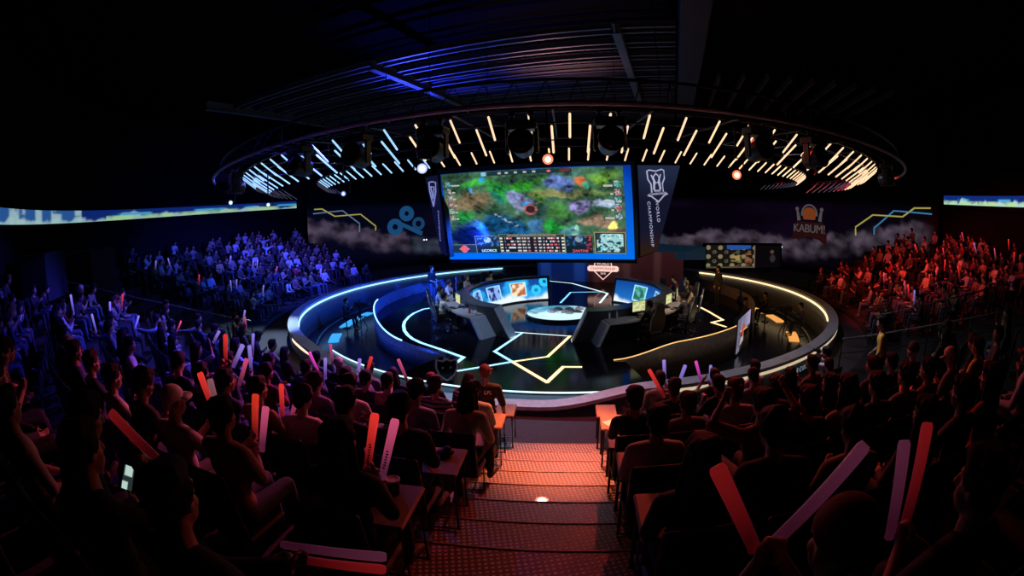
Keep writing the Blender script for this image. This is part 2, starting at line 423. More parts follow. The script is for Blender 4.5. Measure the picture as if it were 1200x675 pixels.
# LED ribbons on the balcony front
def ribbon_col(u, v, seed, left):
    x = u*30
    base = (.004,.02,.16)
    c = base
    if left and u < .3:                    # pale columns
        s = math.sin(x*3.1+2*fbm(x*.4,1)); c = mixc((.02,.09,.3), (.30,.46,.52), sm(.0,.6,s)*sm(-.1,.4,fbm(x*1.2, v*1.5, seed)+.35))
    cl = fbm(x*.8, v*1.2, seed)+.25*fbm(x*2.5, v*3, seed)
    e = .75-.9*max(0, fbm(x*.33, 5, seed)+.15)
    k = sm(e, e+.25, 1-v+.25*cl)
    c = mixc(c, (.35,.55,.55), k*(.8 if left else 1))
    if not (left and u < .38):
        c = mixc(c, (.35,.6,.30), sm(.32,.2,abs(v-.16))*sm(-.4,.4,fbm(x*.5,2,seed)+.1))
        c = mixc(c, (.05,.35,.6), sm(.18,.05,abs(v-.55))*sm(0,.3,fbm(x*.25,8,seed)+.05))
    return tuple(q*(.9 if left else 1.2) for q in c)
rbl = grid('led_ribbon', lambda u, v: pol(22.3, -50-74*u, 5.42+.52*v), lambda u, v: ribbon_col(u, v, 3, True), 220, 10, colmat('ribbon_led', 1.))
tag(rbl, 'long blue LED ribbon with pale columns along the left balcony front', 'LED ribbon')
rbr = grid('led_ribbon', lambda u, v: pol(22.3, 82-34*u, 5.53+.5*v), lambda u, v: ribbon_col(u, v, 9, False), 160, 10, colmat('ribbon_led', 1.))
tag(rbr, 'blue and white LED ribbon along the right balcony front', 'LED ribbon')
struct('balcony_front', MB().sweep([(22.32,5.3),(22.5,5.3),(22.5,6.2),(22.32,6.2)], -125, -44, 60), WALLD)
struct('balcony_front', MB().sweep([(22.32,5.3),(22.5,5.3),(22.5,6.2),(22.32,6.2)], 40, 82.4, 60), WALLD)

# ------------------------------------------------------------------ round stage
def dip(a):                                # the barrier swoops down to the floor at the front entrance
    if -50 < a < 3: return -.36*(sm(-50,-26,a)*(1-sm(-9,3,a)))
    return 0.
ring = empty('stage_barrier', (CX,CY,0), 0, 'round dark barrier with satin grey rim enclosing the whole stage', 'barrier')
z_top = lambda a: .52+dip(a)
RWALL = mat('barrier_lacquer', (.10,.11,.14), .3, var=.2)
for nm, a0, a1 in (('barrier_wall',-180,180),):
    obj(nm, MB().sweep([(11.60,-.7),(11.93,-.7),(11.93,z_top),(11.60,z_top)], a0, a1, 240), RWALL, ring, True)
zt2 = lambda a: .60+dip(a)
zt1 = lambda a: .515+dip(a)
obj('rim', MB().sweep([(11.56,zt1),(11.97,zt1),(11.97,zt2),(11.56,zt2)], -180, 180, 240), GREYRIM, ring)
obj('light_strip', MB().tube([pol(11.55,-a,.45) for a in np.linspace(64,165,90)], .042, 6), CYAN, ring)
obj('light_strip', MB().tube([pol(11.55,a,.45) for a in np.linspace(54,126,70)], .042, 6), WARM, ring)
obj('light_strip', MB().sweep([(11.935,.43),(11.968,.43),(11.968,.51),(11.935,.51)], 2.5, 47, 50), glow('cream_band', (1.,.80,.52), .6), ring)
obj('light_strip', MB().sweep([(11.935,.40),(11.965,.40),(11.965,.50),(11.935,.50)], -55, -43, 20), glow('cream_band2', (1.,.62,.45), 1.6), ring)
# lettering on the outside of the barrier
for ch, aa in zip('WARCOS', np.linspace(23.6,28.2,6)):
    o = pol(11.975, aa, .2); xd = Vector((math.cos(R(aa)), math.sin(R(aa)), 0))
    text('lettering', ch, .2, glow('letter_grey', (.3,.38,.42), .5), ring, o, xd, (0,0,1), .005, .25)

deck = empty('stage_platform', (CX,CY,0), 0, 'glossy black round stage platform with inlaid light lines inside the barrier', 'stage')
b = MB()
n = 120; b.add([pol(8.4,360*i/n,.1) for i in range(n)]+[pol(8.4,360*i/n,-.7) for i in range(n)], [tuple(range(n))]+[(i,(i+1)%n,n+(i+1)%n,n+i) for i in range(n)])
DECK = mat('deck_black_mirror', (.006,.006,.009), .10, var=.05, spec=.09)
obj('deck', b, DECK, deck)
obj('entrance_bridge', MB().sweep([(8.38,-.7),(10.85,-.7),(10.85,.095),(8.38,.095)], -31, 5, 40), DECK, deck)
obj('entrance_ledge', MB().sweep([(10.8,-.7),(11.58,-.7),(11.58,.07),(10.8,.07)], -50, 5, 50), mat('ledge_teal', (.05,.12,.16), .4), deck)
obj('edge_light', MB().tube([pol(10.8,a,.11) for a in np.linspace(-50,-1,50)], .022, 6), glow('white_line', (.6,.9,1.), 1.5), deck)
DRUML = mat('drum_panel', (.10,.11,.15), .25, var=.3)
DRUMR = mat('drum_panel_bronze', (.12,.10,.08), .35, var=.3)
zl = lambda a: .1+.5*sm(-47,-84,a); zr = lambda a: .1+.33*sm(3,18,a)
obj('left_parapet', MB().sweep([(8.41,-.7),(8.47,-.7),(8.47,zl),(8.41,zl)], -29, -152, 80), DRUML, deck, True)
obj('right_parapet', MB().sweep([(8.41,-.7),(8.47,-.7),(8.47,zr),(8.41,zr)], 3, 38.5, 50), DRUMR, deck, True)
obj('back_parapet', MB().sweep([(8.41,-.7),(8.47,-.7),(8.47,.62),(8.41,.62)], 54.5, 150, 60), DRUMR, deck, True)
obj('parapet_light', MB().tube([pol(8.44,a,zl(a)+.02) for a in np.linspace(-47,-86,40)], .03, 6), CYAN, deck)
obj('parapet_light', MB().tube([pol(8.43,a,zr(a)+.01) for a in np.linspace(3,38.5,40)], .018, 6), WARM2, deck)
obj('parapet_light', MB().tube([pol(8.4,a,.125) for a in np.linspace(8,48,40)], .02, 6), glow('amber_low', (1.,.5,.12), .8), deck)
def floor_line(pts, m, w=.045):
    b = MB(); P = [Vector((p[0],p[1],.105)) for p in pts]
    for i, (p, q) in enumerate(zip(P, P[1:])):
        t = (q-p).normalized(); s = Vector((-t[1],t[0],0))*w; p2 = p-t*w*.8; q2 = q+t*w*.8; zz = Vector((0,0,.004*(i%2)))
        b.add([p2-s+zz,p2+s+zz,q2+s+zz,q2-s+zz], [(0,1,2,3)])
    return obj('floor_light', b, m, deck)
LINEW = glow('line_ice', (.6,.85,.9), 1.6)
floor_line([(-3.0,21.6),(-3.3,21.2),(-4.0,20.7),(-4.25,19.9),(-4.33,19.15),(-4.32,18.3),(-4.2,17.56),(-4.0,16.8),(-3.75,16.18),(-3.45,15.62),(-3.09,15.14),(-2.33,14.36),(-1.48,13.43),(-1.63,12.95)], CYAN, .06)
floor_line([(-1.5,12.22),(-.05,12.93)], CYAN, .055)
floor_line([(.32,16.18),(-.58,13.98),(-.05,12.93)], CYAN, .05)
floor_line([(-.05,12.93),(.99,13.31),(1.91,15.52)], WARM, .05)
floor_line([(-.05,12.93),(.81,11.18),(1.34,12.33),(1.80,12.26)], WARM, .055)
floor_line([(-.04,16.33),(1.91,15.52)], LINEW, .035)
floor_line([(8.07,20.62),(8.22,19.5),(8.25,18.47),(8.22,17.6),(8.19,16.84),(7.56,16.53),(7.81,15.78)], WARM, .06)
floor_line([(1.9,28.6),(3.45,27.16),(4.82,23.48),(3.98,21.11)], LINEW, .05)
floor_line([(2.2,21.4),(3.0,24.1),(4.6,24.0)], CYAN2, .05)
for a0, a1, m in ((-72.5,-80.5,'c'),(-87.5,-99.6,'c'),(-102,-105.7,'c'),(95.8,89.5,'w'),(86,77.5,'w'),(67,58.5,'w')):
    nm = 'left' if m == 'c' else 'right'
    tag(obj('floor_light_panel', MB().sweep([(10.05,-.7),(10.5,-.7),(10.5,-.66),(10.05,-.66)], a0, a1, 12), glow('moat_cyan', (.05,.45,1.), .9) if m == 'c' else glow('moat_amber', (1.,.42,.1), .9)),
        f"glowing {'blue' if m=='c' else 'amber'} floor panel in the {nm} moat, " + {-72.5:'nearest the audience', -87.5:'middle one', -102:'farthest, beside the platform', 95.8:'farthest, beside the poster', 86:'middle one', 67:'nearest the audience'}[a0], 'light panel', 'moat floor panels')
for a0, a1, s in ((-70,-112,'left'),(42,92,'right')):
    tag(obj('camera_rail', MB().tube([pol(10.95,a,-.6) for a in np.linspace(a0,a1,40)], .03, 6), STEEL), f'thin curved camera dolly rail in the {s} moat', 'rail')
# crest sign at the front of the platform
def shield(b, o, x, y, s, t, hole=False):
    P = [(-.5,.5),(-.2,.42),(0,.52),(.2,.42),(.5,.5),(.52,.1),(.36,-.28),(0,-.55),(-.36,-.28),(-.52,.1)]
    if hole:
        n2 = x.cross(y).normalized(); vs = []; n = len(P)
        for p in P:
            for k in (1., .84):
                q = o + x*p[0]*s*k + y*p[1]*s*k; vs += [q, q+n2*t]
        fs = []
        for i in range(n):
            a, c = 4*i, 4*((i+1) % n); fs += [(a,c,c+1,a+1),(a+2,a+3,c+3,c+2),(a+1,c+1,c+3,a+3),(a,a+2,c+2,c)]
        b.add(vs, fs)
    else: b.plate([(p[0]*s, p[1]*s) for p in P], o, x, y, t)
o = Vector((-1.7,11.42,.42)); x = Vector((.99,.14,0)).normalized(); y = Vector((0,.15,1)).normalized()
sg = empty('crest_sign', (o[0],o[1],.1), 0, 'small dark shield shaped crest sign standing at the platform front edge', 'sign')
b = MB(); shield(b, o, x, y, .56, .03); obj('shield', b, BLKG, sg)
b = MB(); shield(b, o-x.cross(y)*0+x.cross(y)*.03, x, y, .56, .012, True); obj('shield_outline', b, mat('crest_silver', (.22,.18,.26), .4, .5, (.3,.2,.3), .06), sg)
for sx in (-1,1): obj('crest_stud', MB().ell(o+x.cross(y)*.05+x*sx*.1+y*.05, (.022,.015,.022)), mat('crest_silver'), sg)
b = MB(); b.bbox((o[0],o[1]+.06,.12), (.3,.16,.05), .01); obj('foot', b, BLK, sg)

# ------------------------------------------------------------------ LED table in the middle of the desks
tb = empty('centre_table', (1.97,18.85,.1), 0, 'low round glowing white table in the middle of the stage', 'table')
b = MB().lathe([(1.44,.1),(1.47,.11),(1.47,.19),(1.43,.21),(0.01,.21)], (1.97,18.85,0), 48); obj('base', b, BLKG, tb)
def table_col(u, v):
    a = u*2*PI; x, y = v*math.cos(a), v*math.sin(a)
    c = mixc((.62,.85,.9), (.05,.3,.45), sm(.1,.7,y*.9-x*.3+.5*fbm(x*2,y*2)))
    return mixc(c, (.1,.14,.2), sm(.15,.4,fbm(x*3.2,y*3.2,5))*sm(-.3,.3,y+.3)*.8)
obj_ = grid('glowing_top', lambda u, v: Vector((1.97+1.39*v*math.cos(u*2*PI), 18.85+1.39*v*math.sin(u*2*PI), .216)), table_col, 64, 16, colmat('table_led', 1.1), tb)
rl = MB(); random.seed(5)
md = empty('relief_model', (2.15,18.95,.22), 0, 'small heap of grey and white model rocks on the glowing round table', 'model')
for i in range(11):
    b = MB(); c = (2.15+random.uniform(-.62,.62), 18.95+random.uniform(-.32,.32), .22); h = random.uniform(.05,.16)
    b.lathe([(.2,0),(.16,h*.6),(.07,h),(.01,h*1.05)], c, 6, Matrix.Rotation(i,3,'Z'), 1.2, .8)
    obj('rock', b, mat('model_white' if i % 3 else 'model_grey', (.6,.6,.6) if i % 3 else (.12,.12,.14), .6), md)

# ------------------------------------------------------------------ team desks
DESKG = mat('desk_grey', (.42,.48,.60), .4)
DESKT = mat('desk_top_grey', (.36,.34,.33), .5)
DESKD = mat('desk_dark', (.03,.032,.04), .35)
def desk_pic(t, v, left):                  # t along the wall 0..1 from near to far end
    x = t*9
    c = mixc((.01,.16,.5), (.005,.05,.28), v)
    if left: c = mixc(c, (.02,.35,.75), sm(.1,.5,fbm(x*.6, v*1.1, 2)+.1))
    cl = sm(0,.25, .30+.28*fbm(x*.9, 1.7, 4)-v)
    c = mixc(c, (.75,.85,.95), cl)
    frames = ((.97,.0,0),(.83,.05,1),(.66,.055,2),(.50,.05,3),(.34,.05,2)) if left else ((.82,.055,4),(.62,.05,3),(.42,.05,2))
    for ft, w, kind in frames:
        d = abs(t-ft)/w if w else 9; e = abs(v-.55)/.36
        m = max(d, e)
        if m < 1:
            if m > .84: c = (.35,.8,1.)
            else:
                n = fbm(x*3, v*4, kind*3.)
                if kind == 1: c = mixc((.95,.75,.5), (.45,.12,.05), sm(-.1,.35,n+.35*(1-e)-.1))
                elif kind == 4: c = mixc((.02,.12,.1), (.1,.45,.35), sm(-.2,.4,n))
                else: c = mixc((.25,.4,.8), (.01,.02,.15), sm(-.15,.25,n+.4*(1-d)-.2))
    if left and t > .905:
        d1 = math.hypot((t-.935)*9, (v-.45)*1.); d2 = math.hypot((t-.985)*9, (v-.85)*1.)
        for d in (d1, d2):
            if .09 < d < .26: c = (.03,.55,.85)
    return c
def build_desk(s, nm):
    L = s < 0
    root = empty('team_desk', (QX + s*3.6*VX, QY + s*3.6*VY, .1), 0, f'{nm} curved team desk with glowing inner screen wall', 'desk')
    VV = Vector((VX, VY, 0))
    P = lambda r, bb, z: desk(r, s*bb, z) + VV*(s*(.30 if L else .40)*(z-.1)*(1-sm(18,52,bb)))
    obj('screen_wall', MB().sweep([(3.56,.1),(3.92,.1),(4.22,1.16),(3.86,1.2)], 16, 156, 60, P), DESKD, root)
    obj('screen_wall_end', MB().sweep([(3.54,.1),(3.94,.1),(4.24,1.18),(3.84,1.22)], 15.4, 16.2, 1, P), DESKG, root)
    obj('screen_wall_cap', MB().sweep([(3.84,1.2),(4.25,1.16),(4.25,1.2),(3.84,1.24)], 15.6, 156, 60, P), mat('desk_cap', (.05,.055,.07), .25), root)
    grid('led_screen', lambda u, v: P(3.58+.26*v-.035, 20+134*u, .17+.93*v), lambda u, v: desk_pic(u, v, L), 260, 24, colmat('desk_led', 1.15), root)
    obj('worktop', MB().sweep([(3.95,.84),(4.78,.84),(4.78,.90),(3.95,.90)], 25.5, 150, 60, P), DESKT, root)
    obj('end_panel', MB().sweep([(3.92,.1),(4.62,.1),(4.78,.86),(3.98,.86)], 24.6, 26.0, 1, P), DESKG, root)
    obj('end_panel', MB().sweep([(3.92,.1),(4.62,.1),(4.78,.86),(3.98,.86)], 149, 150.4, 1, P), DESKG, root)
    obj('end_light', MB().sweep([(3.56,.105),(3.94,.105),(3.94,.13),(3.56,.13)], 15.2, 15.5, 1, P), glow('end_glow', (1.,.8,.6), .6), root)
    return root
build_desk(-1, 'left blue lit'); build_desk(1, 'right amber lit')
def mon_col(u, v):
    n = fbm(u*4, v*4, 3)
    return mixc((.34,.42,.14), (.62,.60,.34), sm(-.3,.3,n))
MONB = {-1: [48,66,86,104,122], 1: [45,68,86,103,119]}
mon_proto = {}
def monitor(side, bdeg, i):
    b_ = s_ = side
    p = desk(4.42, side*bdeg, .90)
    outd = (desk(5, side*bdeg)-desk(4, side*bdeg)).normalized()
    rz = math.atan2(outd[1], outd[0]) - PI/2          # local +Y looks outwards to the player
    if not mon_proto:
        r = empty('monitor', p, rz)
        b = MB().bbox((0,0,.33), (.58,.035,.35), .012); obj('screen_case', b, BLK, r, local=True)
        grid('display', lambda u, v: Vector((.27-.54*u, .019, .17+.32*v)), mon_col, 24, 14, colmat('monitor_led', 1.25), r, True)
        b = MB().bbox((0,-.03,.012), (.22,.14,.022), .008); b.tube([(0,-.04,.02),(0,-.04,.3)], .018, 8); obj('stand', b, BLK, r, local=True)
        mon_proto['m'] = r
    else:
        r = copy_tree(mon_proto['m']); r.location = p; r.rotation_euler = (0,0,rz)
    nm = 'left' if side < 0 else 'right'
    tag(r, f'thin black monitor on the {nm} team desk, {ordn(i+1)} from the audience end', 'monitor', 'monitors on the team desks')
for s in (-1,1):
    for i, bb in enumerate(MONB[s]): monitor(s, bb, i)
def keyboard(side, bdeg, i):
    p = desk(4.665, side*bdeg, .90); outd = (desk(5, side*bdeg)-desk(4, side*bdeg)).normalized(); rz = math.atan2(outd[1], outd[0]) - PI/2
    r = empty('keyboard', p, rz, f"black keyboard on the {'left' if side<0 else 'right'} team desk, {ordn(i+1)} from the audience end", 'keyboard', 'keyboards on the team desks')
    obj('case', MB().bbox((0,0,.012), (.44,.14,.022), .006), BLK, r, local=True)
    b = MB()
    for j in range(5):
        b.box((0,-.05+.025*j,.026), (.42,.018,.008))
    obj('key_rows', b, mat('key_grey', (.08,.08,.09), .5), r, local=True)
for s in (-1,1):
    for i, bb in enumerate(MONB[s]): keyboard(s, bb, i)
# paper cups and bottles on the desks
for s, bb, m, lab in ((-1,34,mat('paper_red', (.5,.04,.04), .6),'red paper cup on the near end of the left team desk'),(-1,29.5,mat('paper_white', (.7,.7,.7), .6),'white paper cup on the near end of the left team desk')):
    p = desk(4.5, s*bb, .9); r = empty('paper_cup', p, 0, lab, 'cup')
    obj('cup_body', MB().lathe([(.034,0),(.045,.13)], p, 16), m, r, True); obj('lid', MB().lathe([(.048,.13),(.046,.145),(.02,.15)], p, 16), m, r, True)
for j, bb in enumerate((31,34.5)):
    p = desk(4.36, bb, .9); r = empty('water_bottle', p, 0, f"clear water bottle on the right team desk, {'nearer' if j==0 else 'farther from'} the audience end", 'bottle')
    obj('bottle_body', MB().lathe([(.03,0),(.034,.02),(.034,.16),(.014,.2),(.014,.22)], p, 14), mat('bottle_plastic', (.4,.5,.55), .15), r, True)
    obj('bottle_cap', MB().lathe([(.016,.22),(.016,.24)], p, 12), mat('paper_white'), r)
# gaming chairs
gch = {}
def gaming_chair(side, bdeg, i):
    p = desk(5.12, side*bdeg, .1); ind = (desk(4, side*bdeg)-desk(5, side*bdeg)).normalized(); rz = math.atan2(ind[1], ind[0]) - PI/2
    if not gch:
        r = empty('gaming_chair', p, rz); LE = mat('chair_leather', (.02,.02,.025), .35); TR = mat('chair_trim', (.28,.30,.34), .4)
        obj('seat', MB().bbox((0,.02,.45), (.52,.50,.11), .03), LE, r, local=True)
        M = Matrix.Rotation(R(-12), 3, 'X')
        bk = obj('backrest', MB().plate([(-.26,0),(-.3,.3),(-.25,.5),(-.17,.62),(-.15,.82),(.15,.82),(.17,.62),(.25,.5),(.3,.3),(.26,0)], M@Vector((0,-.24,.48))+Vector((0,0,.0)), (1,0,0), (0,-.2,.98), .09), LE, r, local=True)
        for sx in (-1,1):
            obj('side_bolster', MB().tube([(sx*.27,-.2,.52),(sx*.31,-.24,.78),(sx*.27,-.28,1.0),(sx*.18,-.31,1.12),(sx*.16,-.35,1.3)], .022, 6), TR, r, local=True)
            obj('armrest', MB().bbox((sx*.31,.02,.68), (.08,.28,.035), .012).tube([(sx*.29,.02,.66),(sx*.27,.02,.46)], .02, 6), BLK, r, local=True)
        obj('gas_lift', MB().tube([(0,0,.1),(0,0,.42)], .03, 8), DKM, r, local=True)
        b = MB()
        for k in range(5):
            q = k*2*PI/5; b.tube([(0,0,.11),(.3*math.cos(q),.3*math.sin(q),.07)], .024, 6)
        sb = obj('star_base', b, DKM, r, local=True)
        for k in range(5):
            q = k*2*PI/5; w = obj('castor', MB().ell((.3*math.cos(q),.3*math.sin(q),.035), (.034,.034,.034), None, 8, 6), BLK, sb, local=True)
        gch['c'] = r
    else:
        r = copy_tree(gch['c']); r.location = p; r.rotation_euler = (0,0,rz)
    tag(r, f"black gaming chair at the {'left' if side<0 else 'right'} team desk, {ordn(i+1)} from the audience end", 'chair', 'gaming chairs')
for s in (-1,1):
    for i, bb in enumerate(MONB[s]): gaming_chair(s, bb, i)

# ------------------------------------------------------------------ wall and crest under the screen
x = Vector((9.56-1.57, 25.22-28.87, 0)).normalized(); n_ = Vector((-x[1]*-1, -x[0], 0))
bo = Vector((1.57,28.87,0)); nf = Vector((-.417,-.909,0))
def bw_col(u, v):
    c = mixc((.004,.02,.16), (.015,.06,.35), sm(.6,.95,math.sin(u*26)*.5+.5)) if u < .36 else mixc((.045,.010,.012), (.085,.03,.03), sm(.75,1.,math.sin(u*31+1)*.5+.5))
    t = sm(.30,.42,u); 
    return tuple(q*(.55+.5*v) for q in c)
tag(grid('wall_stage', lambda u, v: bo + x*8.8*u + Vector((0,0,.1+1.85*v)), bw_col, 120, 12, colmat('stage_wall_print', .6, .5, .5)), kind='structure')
tag(obj('wall_stage_left', MB().sweep([(10.2,.0),(10.4,0),(10.4,2.4),(10.2,2.4)], -176, -188, 6), WALLD), kind='structure')
o = Vector((5.24,26.54,.90)) + nf*.25
cs = empty('championship_crest', o, 0, 'pale pink WORLD CHAMPIONSHIP crest on the wall under the screen', 'sign')
PINK = glow('crest_pink', (1.,.62,.55), 1.1); PIND = glow('crest_brown', (.3,.06,.05), .6)
b = MB(); b.plate([(-.9,.2),(-.8,.28),(.8,.28),(.9,.2),(.9,.02),(.8,-.04),(-.8,-.04),(-.9,.02)], o, x, (0,0,1), .04); obj('name_band', b, PINK, cs)
text('lettering', 'CHAMPIONSHIP', .2, PIND, cs, o+nf*.06+Vector((0,0,.12)), x, (0,0,1), .005)
text('lettering', 'WORLD', .2, PINK, cs, o+nf*.03+Vector((0,0,.39)), x, (0,0,1), .01)
for pl in ([(-.5,-.04),(0,-.5),(.5,-.04)],[(-.5,.28),(-.46,.5)],[(.5,.28),(.46,.5)]): obj('shield_outline', MB().tube([o+nf*.02+x*p[0]+Vector((0,0,p[1])) for p in pl], .03, 6), PINK, cs)
pass
text('lettering', '2018', .15, PINK, cs, o+nf*.03+Vector((0,0,-.16)), x, (0,0,1), .005)

# poster panel closing the parapet on the right
gp = empty('poster_panel', (8.7,16.0,-.7), 0, 'pale violet lit poster panel with red team crest at the right of the platform', 'poster')
A = Vector((7.68,14.5,-.6)); B = Vector((9.12,16.2,-.6)); xx = (B-A).normalized(); nn = Vector((xx[1],-xx[0],0))
def post_col(u, v):
    c = mixc((.30,.30,.45), (.55,.45,.75), sm(.55,1,u)); return mixc(c, (.55,.5,.65), sm(.35,0,v+.2*fbm(u*3,v*3)))
grid('poster_face', lambda u, v: A+(B-A)*u+Vector((0,0,1.24*v)), post_col, 16, 16, colmat('poster_led', .75), gp)
obj('poster_case', MB().plate([(0,0),((B-A).length,0),((B-A).length,1.26),(0,1.26)], A-nn*.02, xx, (0,0,1), .02).plate([(0,0),((B-A).length,0),((B-A).length,1.26),(0,1.26)], A-nn*.14, xx, (0,0,1), .1), BLK, gp)
mm = A + xx*.85 + nn*.02
b = MB(); b.plate([(.24*math.cos(R(q)), .72+.26*math.sin(R(q))) for q in range(0,360,30)], mm, xx, (0,0,1), .02); obj('crest_dome', b, glow('post_red', (.55,.10,.08), .7), gp)
b = MB(); b.plate([(-.38,.25),(.36,.38),(.42,.55),(-.3,.5)], mm, xx, (0,0,1), .02); obj('crest_band', b, glow('post_white', (.6,.55,.6), .7), gp)
b = MB(); b.plate([(-.45,.0),(.4,.2),(.42,.32),(-.36,.2)], mm, xx, (0,0,1), .02); obj('crest_base', b, glow('post_dark', (.06,.02,.03), .3), gp)

# ------------------------------------------------------------------ the big hanging screen
SR = Vector((.9679,-.2513,0)); SN0 = Vector((-.2513,-.9679,0)); SU = SN0*.2821 + Vector((0,0,.9594)); SNN = SR.cross(SU)
S0 = Vector((1.27,23.97,4.11))
def sp(x, y, d=0.): return S0 + SR*x + SU*y + SNN*d
scr = empty('hanging_screen', sp(0,2.4,-.3), 0, 'huge tilted video screen with bright blue border hanging over the stage', 'screen')
obj('case', MB().plate([(-5.02,-2.62),(5.05,-2.62),(4.98,2.62),(-4.98,2.62)], sp(0,0,-.42), SR, SU, .38), BLK, scr)
def border_col(u, v):
    c = mixc((.0,.16,.85), (.0,.05,.42), v); c = mixc(c, (.0,.012,.12), sm(.72,.98,v)) if u < .5 else mixc(c, (.0,.03,.3), sm(.8,1,v))
    return c
BQ = [(-4.94,-2.41),(4.93,-2.39),(4.79,2.44),(-4.81,2.34)]
DQ = [(-4.66,-2.02),(4.55,-2.08),(4.41,2.40),(-4.76,2.31)]
def bil(Q, u, v):
    return tuple((Q[0][k]*(1-u)+Q[1][k]*u)*(1-v)+(Q[3][k]*(1-u)+Q[2][k]*u)*v for k in (0,1))
grid('border', lambda u, v: sp(*bil(BQ,u,v), .0), border_col, 20, 20, colmat('screen_border', 1.), scr)
BL = [ # painted land: centre s, t, radii, colour, softness
 (.13,.66,.17,.16,(.13,.10,.055),.8),(.10,.46,.09,.1,(.015,.15,.025),.7),(.22,.86,.2,.06,(.03,.2,.03),.7),(.10,.20,.14,.2,(.002,.010,.05),.6),
 (.34,.33,.16,.19,(.006,.06,.14),.6),(.38,.25,.11,.1,(.01,.10,.24),.7),(.33,.76,.09,.13,(.02,.20,.04),.7),(.29,.66,.04,.1,(.01,.10,.07),.6),(.40,.70,.06,.09,(.13,.15,.26),.5),(.44,.60,.06,.08,(.14,.15,.24),.5),
 (.46,.82,.08,.08,(.03,.22,.02),.7),(.53,.68,.06,.12,(.08,.17,.03),.7),(.58,.86,.07,.07,(.05,.20,.03),.7),(.63,.70,.2,.05,(.15,.15,.06),.7),(.52,.45,.07,.13,(.02,.06,.05),.7),
 (.66,.82,.09,.1,(.08,.12,.28),.6),(.64,.88,.05,.05,(.10,.16,.35),.6),(.74,.90,.04,.07,(.05,.12,.10),.6),(.78,.82,.05,.09,(.30,.09,.03),.5),(.80,.77,.03,.06,(.02,.25,.16),.5),(.91,.88,.09,.1,(.09,.20,.03),.8),(.86,.72,.1,.05,(.10,.16,.05),.7),
 (.64,.50,.06,.12,(.04,.13,.03),.6),(.75,.57,.07,.07,(.18,.16,.32),.5),(.88,.58,.08,.06,(.22,.27,.36),.5),(.83,.40,.12,.08,(.17,.12,.08),.7),(.62,.31,.05,.09,(.015,.20,.03),.5),(.52,.30,.06,.1,(.03,.09,.18),.7),
 (.70,.25,.07,.09,(.06,.18,.20),.5),(.72,.27,.02,.09,(.18,.35,.28),.5),(.91,.35,.03,.05,(.55,.45,.12),.5),(.45,.60,.022,.05,(.03,.25,.55),.4),(.93,.26,.1,.09,(.12,.09,.06),.7),(.17,.79,.022,.04,(.05,.25,.5),.4),(.26,.88,.022,.04,(.02,.22,.4),.4)]
def land(u, v):
    uu = u + .05*fbm(u*6, v*4, 1)+.014*fbm(u*22, v*14, 2); vv = v + .06*fbm(u*6, v*4, 5)+.022*fbm(u*22, v*14, 9)
    c = (.035,.088,.048)
    for s, t, rx, ry, k, so in BL:
        d = math.hypot((uu-s)/rx, (vv-t)/ry); c = mixc(c, k, 1-sm(1-so*.8, 1.02, d))
    d = math.hypot((u-.487)/.034, (v-.53)/.062)
    c = mixc(c, (.34,.12,.10), 1-sm(.9,1.25,d)); c = mixc(c, (.03,.008,.012), 1-sm(.6,.85,d))
    d = abs((v-.42)+(u-.33)*1.15); 
    if .28 < u < .42: c = mixc(c, (.35,.45,.5), (1-sm(.0,.03,d))*sm(-.05,.2,fbm(u*40,v*40)))
    rg = sm(-.1,.45,fbm(u*7+3, v*5, 2)+.15); g = .50+.55*rg+.42*fbm(u*18, v*12, 4)+.40*fbm(u*48, v*30, 3)
    return tuple(max(0., q*g)**1.12*2.0 for q in c)
grid('game_picture', lambda u, v: sp(*bil(DQ,u,v), .012), land, 300, 150, colmat('screen_led', 1.15), scr)
def dp(u, v, d=.025): return sp(*bil(DQ,u,v), d)
def sbox(name, u0, v0, u1, v1, m, d=.02, par=scr):
    return link(name, MB().add([dp(u0,v0,d),dp(u1,v0,d),dp(u1,v1,d),dp(u0,v1,d)], [(0,1,2,3)]).mesh(name), m, par)
def sgrid(name, u0, v0, u1, v1, f, nu, nv, d=.03):
    return grid(name, lambda u, v: dp(u0+(u1-u0)*u, v0+(v1-v0)*v, d), f, nu, nv, colmat('screen_led', 1.15), scr)
PANEL = glow('panel_navy', (.006,.016,.03), .8); GOLD = glow('panel_gold', (.38,.33,.17), .8); PAN2 = glow('panel_teal', (.012,.04,.05), .8)
def rnd_col(i, j, seed):
    q = random.Random(i*131+j*17+seed*1009); return q.random(), q.random(), q.random()
def portrait(seed, tone):
    def f(u, v):
        if u < .1 or u > .9 or v < .1 or v > .9: return (.02,.10,.13)
        n = fbm(u*3, v*3, seed*2.7); d = math.hypot(u-.5, v-.5)
        return mixc(tone, (.55,.5,.42), sm(-.1,.35,n+.3-d)) if fbm(u*5,v*5,seed) > -.15 else (.02,.03,.05)
    return f
TON = [(.02,.30,.40),(.12,.10,.13),(.30,.28,.3),(.30,.10,.08),(.25,.4,.45),(.35,.25,.15),(.10,.4,.3),(.35,.1,.12),(.05,.35,.35),(.4,.1,.1),(.1,.3,.35)]
for i in range(6):
    sgrid('champion_icon', .017, .835-.083*i, .05, .905-.083*i, portrait(i, TON[i]), 8, 8)
    sbox('status_bar', .052, .845-.083*i, .052+(.05 if i == 0 else .018), .862-.083*i, glow('bar_white', (.5,.55,.5), .9), .03)
for i in range(5):
    sgrid('champion_icon', .945, .765-.092*i, .985, .845-.092*i, portrait(i+6, TON[i+6]), 8, 8)
    sbox('status_bar', .89 if i % 2 == 0 else .925, .775-.092*i, .94, .797-.092*i, glow('bar_white', (.5,.55,.5), .9), .03)
